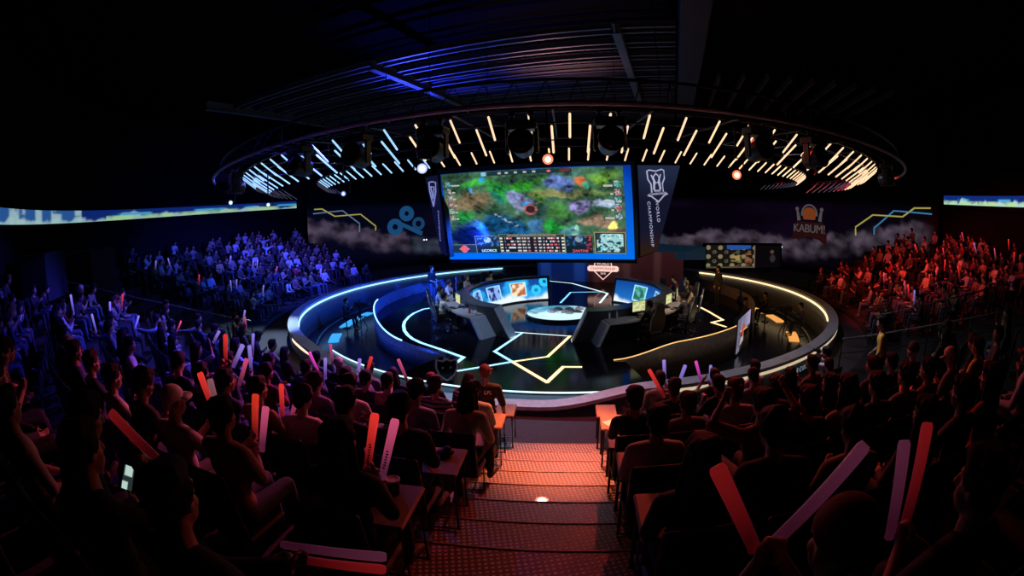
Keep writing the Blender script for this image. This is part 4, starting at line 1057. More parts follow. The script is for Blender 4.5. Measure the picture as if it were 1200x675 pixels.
def lib(hi):
    D = {}
    D['lap'] = person_meshes('p', hi, (-.10,.30,.70), (.10,.30,.70), 2)
    D['clap'] = person_meshes('p', hi, (-.055,.34,.93), (.055,.34,.93), 5, curl=(.1,.1), palm=((-1,0,.1),(0,-.3,1)))
    D['hold'] = person_meshes('p', hi, (-.12,.30,.72), (.22,.32,1.02), 3, curl=(.3,.9), legsp=.15)
    D['phone'] = person_meshes('p', hi, (-.06,.32,.86), (.05,.32,.86), 12, pitch=-18, curl=(.6,.6), sleeve='short')
    D['lean'] = person_meshes('p', hi, (-.12,.42,.66), (.12,.44,.66), 28, legsp=.17)
    D['back'] = person_meshes('p', hi, (-.16,.26,.66), (.18,.24,.66), -6, cross=True, sleeve='short', yaw=12)
    D['up'] = person_meshes('p', hi, (-.30,.22,1.30), (.32,.20,1.34), 2, curl=(.9,.9), sleeve='short')
    return D
LIBH, LIBL = lib(True), lib(False)
POSEW = {'lap':'hands in lap','clap':'clapping','hold':'holding up a baton','phone':'looking down at cupped hands','lean':'leaning forward','back':'leaning back with crossed legs','up':'both arms raised'}

# inflatable batons
def baton_mat(key, top, low, s):
    m = bpy.data.materials.new('baton_'+key); m.use_nodes = True; nt = m.node_tree; b = nt.nodes['Principled BSDF']
    tc = nt.nodes.new('ShaderNodeTexCoord'); sp_ = nt.nodes.new('ShaderNodeSeparateXYZ'); nt.links.new(tc.outputs['Object'], sp_.inputs[0])
    mr = nt.nodes.new('ShaderNodeMapRange'); mr.inputs['From Max'].default_value = .52; nt.links.new(sp_.outputs['Z'], mr.inputs['Value'])
    rp = nt.nodes.new('ShaderNodeValToRGB'); e = rp.color_ramp.elements; e[0].color = (*low,1); e[1].color = (*top,1); e[0].position = .25
    nt.links.new(mr.outputs[0], rp.inputs['Fac'])
    nt.links.new(rp.outputs['Color'], b.inputs['Emission Color']); b.inputs['Emission Strength'].default_value = s
    b.inputs['Base Color'].default_value = (*[min(1,c*.6+.15) for c in top],1); b.inputs['Roughness'].default_value = .25
    MATS['baton_'+key] = m
baton_mat('r', (.95,.04,.03), (.07,.002,.004), .75); baton_mat('p', (.80,.10,.24), (.10,.018,.05), .65); baton_mat('v', (.36,.27,.92), (.08,.05,.24), .7)
baton_mat('P', (.16,.03,.07), (.06,.008,.025), .42); baton_mat('D', (.30,.010,.012), (.05,.001,.003), .45); baton_mat('m', (.9,.08,.65), (.25,.02,.2), .8); baton_mat('w', (.50,.20,.24), (.06,.02,.03), .4); baton_mat('o', (.95,.05,.02), (.12,.006,.004), .6)
BM = MB()
for r_, z, f in ((0,0,0),): pass
prof = [(.008,0.,2.4),(.022,.02,1.35),(.026,.06,1.05),(.029,.12,1.),(.031,.44,1.),(.030,.48,1.05),(.024,.515,1.3),(.010,.535,2.4)]
vs = []; fs = []
for r_, z, f in prof:
    for k in range(14): vs.append((r_*f*math.cos(2*PI*k/14), r_/f*math.sin(2*PI*k/14), z))
for i in range(7):
    for k in range(14): fs.append((i*14+k, i*14+(k+1)%14, (i+1)*14+(k+1)%14, (i+1)*14+k))
fs += [tuple(range(14))[::-1], tuple(98+k for k in range(14))]
BM.add(vs, fs); BATON = BM.mesh('inflatable_baton', True); BATON.materials.append(MATS['baton_r'])
PM = MB()
for i in range(7):
    z = .13+.024*i; vs = []
    for k in range(5):
        q = R(-20+(7+i%3)*k); vs += [(.0315*math.sin(q), -.0315*math.cos(q), z), (.0315*math.sin(q), -.0315*math.cos(q), z+.013)]
    PM.add(vs, [(2*k,2*k+2,2*k+3,2*k+1) for k in range(4)])
PRINT = PM.mesh('printed_mark'); PRINT.materials.append(mat('print_black', (.01,.01,.012), .5))
BNAME = {'P':'dim pink','D':'dim dark red','r':'red lit','p':'pink lit','v':'lavender lit','m':'magenta lit','w':'pale whitish','o':'orange red lit'}
def put_baton(key, base, tip, lab, prints=False, t=1.):
    base, tip = Vector(base), Vector(tip); d = (tip-base); L = d.length; d.normalize()
    o = bpy.data.objects.new('inflatable_baton', BATON); COL.objects.link(o)
    toc = (Vector((0,0,CAMZ))-base).normalized()
    y = -(toc-d*toc.dot(d)).normalized(); x = y.cross(d)
    M = Matrix((x, y, d)).transposed().to_4x4(); M.translation = base
    o.matrix_world = M @ Matrix.Diagonal((t,t,L/.535,1)); slot(o, MATS['baton_'+key])
    if prints: child('printed_mark', PRINT, o)
    return tag(o, lab, 'baton', 'inflatable batons')
def local(p, loc, rz):
    v = Vector(p)-Vector(loc); return Matrix.Rotation(-rz, 3, 'Z') @ v

# ------------------------------------------------------------------ audience
random.seed(21)
HOLD = [ # row, hip angle, hair, hair colour, top, [(baton, base, tip) ...]
 (4,-15.1,'cap','black','white',[('w',(-2.33,2.94,2.75),(-2.37,2.95,3.17)),('r',(-2.39,2.97,2.78),(-2.51,3.0,3.2))]),
 (4,-13.2,'short','black','tan',[('o',(-1.98,2.87,2.72),(-1.86,2.84,3.12)),('p',(-1.93,2.85,2.63),(-1.77,2.81,3.04))]),
 (3,-16.3,'short','dark brown','tan',[('r',(-2.56,4.37,2.16),(-2.48,4.35,2.63)),('p',(-2.46,4.35,2.18),(-2.22,4.28,2.61))]),
 (4,-10.2,'long','black','black',[('r',(-.99,2.65,2.67),(-.86,2.62,3.12)),('p',(-.89,2.63,2.62),(-.73,2.61,3.09))]),
 (5,-9.9,'short','black','black',[('P',(-.93,1.31,3.10),(-.45,1.22,3.19)),('D',(-.93,1.29,3.05),(-.46,1.21,3.135))]),
 (1,-22.9,'short','black','navy',[('m',(-3.43,7.48,1.66),(-3.61,7.56,2.03)),('v',(-3.3,7.42,1.57),(-3.23,7.4,1.98))]),
 (1,-19.4,'short','black','grey',[('v',(-2.59,7.15,1.65),(-2.49,7.12,2.06)),('r',(-2.42,7.1,1.74),(-2.26,7.05,2.12))]),
 (1,-17.9,'short','black','charcoal',[('p',(-2.5,7.12,1.34),(-2.39,7.08,1.81))]),
 (2,-17.4,'short','dark brown','grey',[('r',(-2.4,5.7,1.69),(-2.27,5.66,2.18))]),
 (1,-16.4,'short','black','tan',[('p',(-1.99,6.95,1.25),(-1.95,6.94,1.72))]),
 (3,-18.1,'short','black','navy',[('p',(-3.23,4.59,2.48),(-2.99,4.51,2.85))]),
 (3,-19.8,'short','black','charcoal',[('r',(-3.43,4.65,2.69),(-3.33,4.62,3.1)),('v',(-3.29,4.61,2.7),(-3.02,4.52,3.01))]),
 (2,-28.9,'long','dark brown','pale blue',[('v',(-5.33,6.94,2.33),(-4.94,6.68,2.62))]),
 (1,-48.5,'short','black','grey',[('r',(-9.44,10.5,1.6),(-9.44,10.8,1.86))]),
 (2,-43,'short','black','pale blue',[('v',(-9.24,8.52,2.15),(-9.32,8.84,2.42))]),
 (3,-40,'short','black','pale blue',[('v',(-8.98,7.45,2.6),(-9.07,7.6,3.0))]),
 (3,-37.8,'long','black','navy',[('v',(-8.72,6.71,2.5),(-8.65,6.6,2.92))]),
 (5,-11.9,'short','black','black',[('D',(-1.53,1.41,3.30),(-2.0,1.51,3.49))]),
 (1,-.6,'short','dark brown','black',[('r',(2.22,6.3,1.57),(1.93,6.3,2.05)),('v',(2.34,6.3,1.57),(2.50,6.3,2.08))]),
 (0,4.6,'short','dark brown','olive',[('m',(3.38,7.65,1.26),(3.23,7.64,1.67)),('v',(3.59,7.67,1.12),(3.55,7.66,1.56))]),
 (5,-4.3,'beanie','black','navy',[('D',(.80,1.09,3.2),(.58,1.12,3.58)),('P',(.82,1.08,3.20),(1.15,1.06,3.58))]),
 (5,-2.3,'short','black','black',[('P',(1.51,1.04,3.05),(1.37,1.05,3.55)),('D',(1.60,1.04,3.05),(1.49,1.04,3.6))]),
 (3,7.5,'short','black','dark red',[('r',(4.66,3.82,2.14),(4.54,3.8,2.56)),('r',(4.79,3.83,2.12),(4.86,3.84,2.53))]),
]
LIST = [ # row, hip angle, pose, hair, hair colour, top
 (1,-13.4,'lap','short','dark brown','striped'),(2,-12.2,'phone','short','black','pale blue'),(2,-10.4,'lean','long','black','cream'),(1,-11.2,'lap','short','black','white'),
 (3,-11.8,'lap','short','black','black'),(1,-20.9,'clap','short','black','charcoal'),(2,-15.6,'lap','short','black','white'),(3,-13.9,'clap','short','black','navy'),(2,-20.9,'clap','short','black','dark red'),(1,-27.0,'lap','long','black','navy'),
 (4,-11.9,'lap','short','black','black'),(5,-13.6,'lean','short','black','black'),(5,-15.4,'back','short','black','cream'),(4,-19.1,'clap','short','black','white'),(5,-18.3,'lap','short','black','charcoal'),
 (4,-23.7,'lap','short','black','navy'),(3,-23.8,'lean','short','black','pale blue'),(2,-24.4,'hold','short','black','grey'),(3,-15.1,'phone','short','black','white'),(4,-17.2,'phone','short','dark brown','charcoal'),
 (2,-4.0,'clap','short','dark brown','black'),(3,-4.2,'lap','short','black','white'),(3,-2.4,'lean','short','brown','black'),(2,-1.9,'back','short','brown','grey'),(4,-4.5,'lap','long','brown','black'),(2,.6,'clap','bun','brown','pale blue'),
 (3,-.8,'up','short','dark brown','plaid'),(2,2.3,'lap','short','black','navy'),(3,.9,'lap','short','brown','charcoal'),(4,-2.7,'lean','short','black','black'),(1,7.2,'lap','long','black','black'),(2,5.4,'back','long','black','dark red'),
 (2,9.2,'lap','short','dark brown','charcoal'),(3,3.6,'clap','short','black','navy'),(3,2.3,'lap','long','dark brown','tan'),(2,11.0,'lap','short','black','black'),(2,13.7,'lap','beanie','black','charcoal'),(3,5.6,'lap','short','black','grey'),(4,-.9,'phone','short','black','tan'),(4,1.2,'lap','long','black','charcoal'),(3,13.3,'lap','short','black','yellow')]
SECT = {'left':(-55.5,AIS,'left of steps','aisle'),'right':(AIS,27.5,'right of steps','aisle'),'farleft':(-123,-76,'far left','handrail'),'farright':(46.5,90,'far right','handrail')}
rows = {}
for i, h in enumerate(HOLD): rows.setdefault(('left' if h[1] < AIS else 'right', h[0]), []).append(dict(a=h[1], hold=i, hair=h[2], hc=h[3], top=h[4], pose='hold'))
for h in LIST: rows.setdefault(('left' if h[1] < AIS else 'right', h[0]), []).append(dict(a=h[1], hold=None, hair=h[3], hc=h[4], top=h[5], pose=h[2]))
TOPW = ['black']*7+['charcoal']*5+['navy']*4+['grey']*4+['white']*2+['pale blue']*2+['dark red','tan','olive','cream','striped','plaid']
people = []
for sec, (s0, s1, wh, frm) in SECT.items():
    for k in range(7):
        r = HIP(k); L = rows.get((sec, k), [])
        sp_ = math.degrees(.57/r); half = math.degrees((.92 if sec == 'left' else 1.02)/r)
        far = sec.startswith('far')
        if not far:
            lim = AIS-half if sec == 'left' else AIS+half
            for it in range(60):           # settle the named people between the baton holders, who stay put
                L.sort(key=lambda p: p['a'])
                for p, q in zip(L, L[1:]):
                    g = sp_ - (q['a']-p['a'])
                    if g > 0:
                        wp, wq = (0 if p['hold'] is not None else 1), (0 if q['hold'] is not None else 1)
                        if wp+wq: p['a'] -= g*wp/(wp+wq); q['a'] += g*wq/(wp+wq)
                for p in L:
                    if p['hold'] is None: p['a'] = min(p['a'], lim) if sec == 'left' else max(p['a'], lim)
            L = [p for p in L if p['hold'] is not None or all(abs(p['a']-q['a']) > .86*sp_ for q in L if q['hold'] is not None)]
            keep = []
            for p in L:
                if p['hold'] is not None or all(abs(p['a']-q['a']) > .86*sp_ for q in keep): keep.append(p)
            L = keep
        lo, hi_ = (s0, s1-half) if sec == 'left' else (s0+half, s1) if sec == 'right' else (s0, s1)
        a = lo + random.uniform(0, sp_); step = math.degrees(.66/r)
        while a < hi_:
            ok = all(abs(a-p['a']) > sp_*.97 for p in L if p.get('hold') is not None or not p.get('rnd'))
            if sec == 'farleft' and abs(a+88) < 3.2: ok = False
            if sec == 'left' and k >= 5 and a < -50: ok = False
            if k == 0 and sec == 'right' and 11 < a < 27: ok = False
            if k == 1 and sec == 'right' and a > 12.5: ok = False
            if k == 2 and sec == 'right' and 14.5 < a < 19: ok = False
            if sec == 'left' and k >= 5 and a < -50: ok = False
            dens = .86 if not far else .80
            if sec == 'left' and a < -40: dens = .72
            if far and k == 6: dens = .45
            if ok and random.random() < dens:
                pose = random.choices(['lap','clap','hold','phone','lean','back','up'], [30,20,12,10,12,10,2])[0]
                L.append(dict(a=a+random.uniform(-.25,.25), hold=None, rnd=True, hair=random.choices(['short','long','bun','cap','beanie'],[60,26,4,7,3])[0], hc=random.choices(['black','dark brown','brown','fair'],[60,25,12,3])[0], top=random.choice(TOPW), pose=pose))
            a += step*random.uniform(.93,1.1)
        L.sort(key=lambda p: abs(p['a']-(s1 if sec in ('left','farleft') else s0)))
        for i, p in enumerate(L):
            p.update(sec=sec, k=k, ordi=i+1)
            hd = pol(r-.05, p['a'], TRD(k)+1.25)
            if in_view(hd) or p['hold'] is not None: people.append(p)
for p in people: p['d'] = (pol(HIP(p['k']), p['a'], TRD(p['k']))-Vector((0,0,CAMZ))).length
people.sort(key=lambda p: (p['hold'] is None, p['d']))
NCAP = 272
print('PEOPLE', len(people), {s: sum(1 for p in people if p['sec'] == s) for s in SECT})
SEATM = mat('seat_plastic', (.012,.013,.02), .45); SEATF = mat('seat_frame', (.05,.05,.055), .4, .6)
def seat_parts():
    pan = MB().bbox((0,.03,.42), (.46,.44,.06), .02)
    back = MB().bbox((0,-.235,.74), (.50,.05,.56), .02, Matrix.Rotation(R(6),3,'X'))
    leg = MB().bbox((0,-.14,.2), (.08,.10,.38), .01).bbox((0,-.1,.012), (.34,.28,.024), .008)
    return pan, back, leg
pan, back, leg = seat_parts()
SP = [m.mesh(n) for m, n in ((pan,'seat_pan'),(back,'backrest'),(leg,'pedestal'))]
SP[0].materials.append(SEATM); SP[1].materials.append(SEATM); SP[2].materials.append(SEATF)
one = MB()
for m in (pan, back, leg): one.add(m.V, m.F)
ONE = one.mesh('auditorium_seat'); ONE.materials.append(SEATM)
def put_seat(k, a, near, lab):
    loc = pol(HIP(k), a, TRD(k)); rz = R(a)
    if near:
        r = empty('auditorium_seat', loc, rz)
        child('seat_pan', SP[0], r); child('backrest', SP[1], r); child('pedestal', SP[2], r)
    else:
        r = bpy.data.objects.new('auditorium_seat', ONE); COL.objects.link(r); r.location = loc; r.rotation_euler = (0,0,rz)
    tag(r, lab, 'seat', 'auditorium seats')
RW = ['front row','second row','third row','fourth row','fifth row','sixth row','back row']
stuffV, stuffF, stuffM, nst = [], [], [], 0
rest = people[NCAP:]
for p in people[:NCAP]:
    k, a, sec = p['k'], p['a'], p['sec']; wh, frm = SECT[sec][2], SECT[sec][3]
    jit = 0. if not p.get('rnd') else random.uniform(-.06,.03)
    loc = pol(HIP(k)+jit, a, TRD(k)); rz = R(a)
    where = f"{RW[k]} {wh.replace(' of steps','') if p['ordi'] > 20 else wh}, {ordn(p['ordi'])} from {frm}"
    near = (not p.get('rnd')) or p['d'] < 6.5
    bats = []
    if p['hold'] is not None:
        hb = HOLD[p['hold']][5]
        bats = hb; tg = []
        for key, base, tip in hb:
            bb, tt = local(base, loc, rz), local(tip, loc, rz); g = bb+(tt-bb).normalized()*.07
            tg.append(g+Vector((0,-.085,-.035)))
        if len(tg) == 2:
            tg.sort(key=lambda v: v.x); hL, hR = tg
        else: hL, hR = Vector((-.12,.30,.72)), tg[0]
        me = person_meshes('person', p['d'] < 7.5, tuple(hL), tuple(hR), 4, yaw=random.uniform(-12,12), curl=(.9 if len(tg)==2 else .3,.9), sleeve=random.choice(['long','short']))
    else:
        me = (LIBH if near else LIBL)[p['pose']]
    q = random.Random(int(1000*(a+200))+k)
    capm = mat('cap_pale', (.92,.90,.88), .8) if p['hold'] == 0 else q.choice([MATS['cloth_charcoal'], MATS['cloth_dark_red'], MATS['cloth_cream']])
    o = put_person(me, loc, rz+R(q.uniform(-6,6) if near else q.uniform(-24,24)) if p['hold'] is None else rz, p['top'], p['hair'], p['hc'], q.choice([0,0,1,1,2]), q.randrange(4), q.uniform(.96,1.04) if p['hold'] is None else 1., capm=capm, shoes=MATS['shoe_white'] if q.random() < .4 else MATS['shoe_dark'])
    hw = {'short':'%s hair'%p['hc'],'long':'long %s hair'%p['hc'],'bun':'%s bun'%p['hc'],'cap':'a pale cap' if p['hold']==0 else 'a cap','beanie':'a beanie'}[p['hair']]
    lab = f"person in {p['top']} top, {hw}, {where}"
    if len(lab.replace('-', ' ').split()) > 16: lab = lab.replace(' of steps', '')
    tag(o, lab, 'person', 'seated audience')
    put_seat(k, a, near, f"dark auditorium seat, {where}")
    if p['hold'] is not None:
        for j, (key, base, tip) in enumerate(bats):
            nm = '' if len(bats) == 1 else (' in left hand' if local(base,loc,rz).x <= min(local(b_[1],loc,rz).x for b_ in bats) else ' in right hand')
            put_baton(key, base, tip, f"{BNAME[key]} baton held{nm}, {where}", p['d'] < 4 and k == 4, .62 if (k == 5 and a < -9 and a > -11) else .9)
    elif p['pose'] in ('hold','up') and (p['pose'] == 'hold'):
        W, d = me['hands'][1]; sc = o.scale[0]
        G = o.rotation_euler.to_matrix() @ ((W+d*.075)*sc) + loc
        ax = o.rotation_euler.to_matrix() @ Vector((q.uniform(-.45,.45), q.uniform(-.1,.5), 1)).normalized()
        rightish = sec == 'farright'
        key = q.choice('rrrrvp') if rightish else q.choice('vvvrp')
        put_baton(key, G-ax*.07, G+ax*.42, f"{BNAME[key]} inflatable baton raised, {where}")
if rest:
    Vs, Fs, Mi = [], [], []; base = 0
    for p in rest:
        me = LIBL[p['pose']]; loc = pol(HIP(p['k']), p['a'], TRD(p['k'])); M = Matrix.Translation(loc) @ Matrix.Rotation(R(p['a']), 4, 'Z')
        q = random.Random(int(1000*p['a']))
        for nm, mi in (('body',0),('top',1+q.randrange(3)),('trousers',4),('hair',5)):
            m_ = HAIRS[(p['hair'], False)] if nm == 'hair' else me[nm]; Mx = M @ me['head'] if nm == 'hair' else M
            co_ = np.empty(len(m_.vertices)*3); m_.vertices.foreach_get('co', co_); co_ = co_.reshape(-1,3)
            A = np.array(Mx); co_ = co_ @ A[:3,:3].T + A[:3,3]
            Vs.append(co_); Fs += [tuple(v+base for v in f.vertices) for f in m_.polygons]; Mi += [mi]*len(m_.polygons); base += len(co_)
    me = bpy.data.meshes.new('distant_audience'); me.from_pydata(np.concatenate(Vs).tolist(), [], Fs)
    for m in (MATS['skin'], MATS['cloth_grey'], MATS['cloth_pale_blue'], MATS['cloth_charcoal'], PANTS[0], HAIRM['black']): me.materials.append(m)
    me.polygons.foreach_set('material_index', Mi); me.polygons.foreach_set('use_smooth', [True]*len(Fs))
    tag(link('distant_audience', me), 'rest of the seated audience in the dark upper rows of the far stands', 'audience', None, 'stuff')

# row-end tables beside the steps
TOPM = mat('table_laminate', (.22,.15,.08), .5)
tabs = {}
for sgn, side in ((-1,'left'),(1,'right')):
    for k in range(5):
        r = HIP(k)-.36; lat = .84*sgn if sgn < 0 else .93
        p = C0+er*r+et*lat+Vector((0,0,TRD(k))); 
        if not tabs:
            t = empty('row_end_table', p, R(AIS))
            obj('tabletop', MB().bbox((0,0,.665), (.36,.52,.035), .014), TOPM, t, local=True)
            for y in (-.2,.2):
                obj('leg', MB().tube([(-.14,y,.645),(-.14,y,.02),(.14,y,.02),(.14,y,.645)], .016, 8), DKM, t, local=True)
            obj('crossbar', MB().tube([(0,-.2,.03),(0,.2,.03)], .012, 6), DKM, t, local=True)
            tabs['t'] = t
        else:
            t = copy_tree(tabs['t']); t.location = p
        t.rotation_euler = (0,0,R(AIS))
        tag(t, f"narrow row-end table {side} of the steps, {ordn(k+1)} from the stage", 'table', 'row-end tables')
def tab_pt(sgn, k, off): return C0+er*(HIP(k)-.36+off)+et*(.84*sgn if sgn < 0 else .93)+Vector((0,0,TRD(k)+.6835))
p = tab_pt(-1, 4, -.12); r = empty('drink_cup', p, 0, 'dark drink cup with pale domed lid on the fifth table left of the steps', 'cup')
obj('cup_body', MB().lathe([(.035,0),(.048,.11)], p, 20), mat('cup_dark', (.05,.04,.05), .4), r, True); obj('lid', MB().lathe([(.053,.108),(.053,.12),(.044,.125),(.042,.118),(.01,.116)], p, 20), mat('paper_white'), r, True)
p = tab_pt(-1, 3, -.1); tag(obj('pouch', MB().ell(p+Vector((0,0,.035)), (.085,.07,.035)).ell(p+Vector((.02,0,.07)), (.04,.035,.03)), BLK, None, True), 'crumpled black pouch on the fourth table left of the steps', 'pouch')
p = tab_pt(1, 1, .1); tag(obj('paper_sheet', MB().box(p+Vector((0,0,.004)), (.21,.29,.006), Matrix.Rotation(.4,3,'Z')), mat('paper_white')), 'white paper sheet on the second table right of the steps', 'paper')
# phone glowing in a spectator's hand
ph = Vector((-2.039,1.516,3.10)); pq = empty('mobile_phone', ph, 0, 'dark phone with glowing white screen in the dark left foreground', 'phone')
pd = (Vector((0,0,CAMZ))-ph).normalized(); px_ = Vector((.88,.25,-.25)); px_ = (px_-pd*px_.dot(pd)).normalized(); py_ = pd.cross(px_)
obj('phone_case', MB().plate([(-.036,-.074),(.036,-.074),(.036,.074),(-.036,.074)], ph-pd*.009, px_, py_, .008), BLK, pq)
grid('phone_display', lambda u, v: ph+pd*.002+px_*(.064*(u-.5))+py_*(.135*(v-.5)), lambda u, v: (.45,.62,.55) if (v > .55 and .15 < u < .9) or (v < .35 and u < .55) else (.02,.03,.03), 12, 20, colmat('phone_led', 1.), pq)
# lamp let into the stair
p = Vector((.285,4.72,1.0)); sl = empty('stair_lamp', p, 0, 'small round bright lamp let into the middle of the stair', 'lamp')
obj('lens', MB().lathe([(.05,.0),(.05,.012),(.01,.014)], p, 24), glow('stair_lamp_glow', (1.,.85,.65), 6), sl); obj('bezel', MB().lathe([(.05,0),(.085,0),(.08,.012),(.052,.012)], p, 24), mat('bezel_warm', (.5,.35,.25), .3, .8), sl)

# ------------------------------------------------------------------ people on and around the stage
DESKP = person_meshes('player', False, (-.13,.44,.80), (.17,.46,.80), 8, pitch=-6, sleeve='short', vox=.018)
def face(p, t): return math.atan2(t[1]-p[1], t[0]-p[0]) - PI/2
for s, nm, tops in ((-1,'left',['white','pale blue','white','cream','white']),(1,'right',['black','charcoal','tan','black','dark red'])):
    for i, bb in enumerate(MONB[s]):
        p = desk(5.08, s*bb, .1); q = desk(4, s*bb)
        o = put_person(DESKP, p, face(p, q), tops[i], 'short', ['black','dark brown','brown','fair','black'][i], 1, 2, 1., True)
        tag(o, f"player in {tops[i]} jersey and headset at the {nm} desk, {ordn(i+1)} from audience end", 'person', 'players')
STD = person_meshes('standing', False, (-.10,.24,1.06), (.10,.24,1.06), 0, True, sleeve='short', vox=.018)
STD2 = person_meshes('standing', False, (-.24,.05,.80), (.24,.05,.80), 0, True, vox=.018)
STC = person_meshes('operator', False, (-.12,.36,.96), (.14,.36,.96), 4, vox=.018)
STOOL = {}
o = put_person(STD, (-3.75,22.0,.1), face((-3.75,22),(QX,QY)), 'black', 'short', 'dark brown', 1, 1); tag(o, 'standing person in black top and blue jeans behind the left team', 'person')
o = put_person(STD2, (9.2,19.6,.1), face((9.2,19.6),(QX,QY)), 'black', 'short', 'black', 0, 2); tag(o, 'standing person in black clothes behind the right team', 'person')
STH = person_meshes('standing', True, (-.27,.16,.88), (.27,.16,.88), 2, True, sleeve='short', yaw=10)
o = put_person(STH, (-.46,6.95,.2), R(AIS), 'black', 'cap', 'black', 1, 2, 1., capm=mat('cap_maroon', (.12,.02,.03), .8))
tag(o, 'standing person in dark cap and black shirt marked LPL left of the steps', 'person')
t = text('shirt_lettering', 'LPL', .085, mat('print_white', (.7,.7,.75), .6), None, (.07,-.145,1.40), (1,0,0), (0,.0,1), .003, .2); t.parent = o
STV = person_meshes('standing', False, (-.20,.22,.95), (.22,.2,1.0), 6, True, sleeve='short', vox=.018)
o = put_person(STV, pol(15.05,19.6,.6), R(20.6)+.5, 'yellow', 'short', 'dark brown', 1, 0); tag(o, 'standing person in yellow vest beside the handrail right of the front rows', 'person')
PHO = person_meshes('photographer', True, (-.07,.22,1.20), (.07,.22,1.20), 6, sleeve='short', curl=(.6,.6), yaw=20)
o = put_person(PHO, pol(13.95,17.6,.2), R(30), 'white', 'short', 'black', 1, 0); tag(o, 'person in white shirt photographing with camera at eye level by the barrier', 'person')
M = o.matrix_basis; c = M @ Vector((0,.30,1.28)); rot = Matrix.Rotation(R(30),3,'Z')
cm = empty('photo_camera', c, R(30), 'small black photo camera held to the face of the photographer', 'camera')
obj('camera_body', MB().bbox((0,0,0), (.13,.06,.09), .012), BLK, cm, local=True); obj('lens', MB().lathe([(.035,0),(.038,.1),(.03,.11)], (0,.03,0), 16, Matrix.Rotation(R(-90),3,'X')), BLK, cm, True, True)
put_seat(0, 17.6, True, 'dark fixed auditorium seat under the photographer beside the barrier')
tv = {}
def broadcast(p, tgt, lab, olab, top):
    p = Vector(p); rz = face(p, tgt)
    if not tv:
        t = empty('broadcast_camera', p, rz)
        obj('camera_body', MB().bbox((0,0,1.13), (.16,.5,.22), .02), BLK, t, local=True)
        obj('lens', MB().lathe([(.07,0),(.085,.22),(.1,.34),(.06,.345)], (0,.24,1.14), 16, Matrix.Rotation(R(-90),3,'X')), BLK, t, True, True)
        obj('viewfinder', MB().bbox((-.13,-.05,1.26), (.12,.06,.09), .01), BLK, t, local=True)
        obj('pan_bar', MB().tube([(.06,-.1,1.02),(.14,-.36,.9)], .014, 6), DKM, t, local=True)
        obj('column', MB().tube([(0,0,1.02),(0,0,.5)], .05, 8), DKM, t, local=True)
        for j in range(3): q = j*2*PI/3+.5; obj('leg', MB().tube([(0,0,.7),(.34*math.cos(q),.34*math.sin(q),.02)], .022, 6), DKM, t, local=True)
        tv['t'] = t
    else:
        t = copy_tree(tv['t']); t.location = p; t.rotation_euler = (0,0,rz)
    tag(t, lab, 'camera', 'broadcast cameras in the moat')
    back_ = Vector((tgt[0]-p[0], tgt[1]-p[1], 0)).normalized()*-.78
    st = empty('stool', p+back_, 0, 'small black operator stool under the '+olab, 'stool')
    obj('stool_seat', MB().lathe([(.16,.42),(.17,.44),(.16,.455),(.01,.46)], p+back_, 18), BLK, st, True); obj('pedestal', MB().tube([p+back_+Vector((0,0,.03)), p+back_+Vector((0,0,.43))], .03, 8).lathe([(.2,.0),(.19,.03),(.01,.035)], p+back_, 18), DKM, st)
    o = put_person(STC, p+back_, rz, top, 'short', 'black', 0, 2); tag(o, olab, 'person')
broadcast((-6.9,20.4,-.7), (QX,QY), 'black broadcast camera on tripod in the left moat', 'seated camera operator in black in the left moat', 'black')
broadcast((10.9,19.2,-.7), (QX,QY), 'black broadcast camera on tripod in the right moat, farther one', 'camera operator in black in the right moat, farther one', 'black')
broadcast((11.2,16.7,-.7), (QX,QY), 'black broadcast camera on tripod in the right moat, nearer one', 'camera operator in charcoal in the right moat, nearer one', 'charcoal')

# ------------------------------------------------------------------ handrails and dark platforms in the stands
def rail(a, r0, r1, lab):
    rt_ = empty('handrail', pol(r0,a,0), 0, lab, 'handrail')
    gz = lambda r: .2+.4*max(0, (r-13.2)/1.318)
    g0 = lambda r: 0. if r < 13.2 else TRD(min(7, int((r-13.2)/1.318)))
    n = 10; pts = [pol(r0+(r1-r0)*i/n, a, (gz(r0+(r1-r0)*i/n) if r0+(r1-r0)*i/n > 13.2 else .1)+.92) for i in range(n+1)]
    obj('top_rail', MB().tube(pts, .026, 8), STEEL, rt_)
    obj('middle_rail', MB().tube([p-Vector((0,0,.42)) for p in pts], .014, 6), DKM, rt_)
    r = r0
    while r <= r1+.01:
        obj('post', MB().tube([pol(r,a,g0(r)), pol(r,a,(gz(r) if r > 13.2 else .1)+.92)], .02, 8), DKM, rt_); r += 1.318
rail(-57.3, 13.3, 20.6, 'steel handrail on the near side of the left exit'); rail(-74, 12.4, 19.6, 'steel handrail on the far side of the left exit'); rail(-88, 13.9, 20.4, 'steel handrail inside the far left stand')
rail(31, 12.8, 19.8, 'steel handrail on the near side of the right exit'); rail(45, 13.4, 19.8, 'steel handrail on the far side of the right exit')
for a, r, z, d, lab in ((-64.5,20.2,2.4,(2.6,1.3,1.75),'dark boxy camera platform at the top of the left exit'),(-56.5,21.2,2.8,(2.2,1.2,1.5),'dark boxy platform by the left wall under the ribbon')):
    p = pol(r,a,z); q = empty('camera_platform', p, R(a), lab, 'platform')
    obj('skirt', MB().bbox((0,0,d[2]/2), d, .03), mat('platform_navy', (.012,.014,.04), .8), q, local=True); obj('deck_board', MB().bbox((0,0,d[2]+.02), (d[0]+.06,d[1]+.06,.04), .01), BLK, q, local=True)

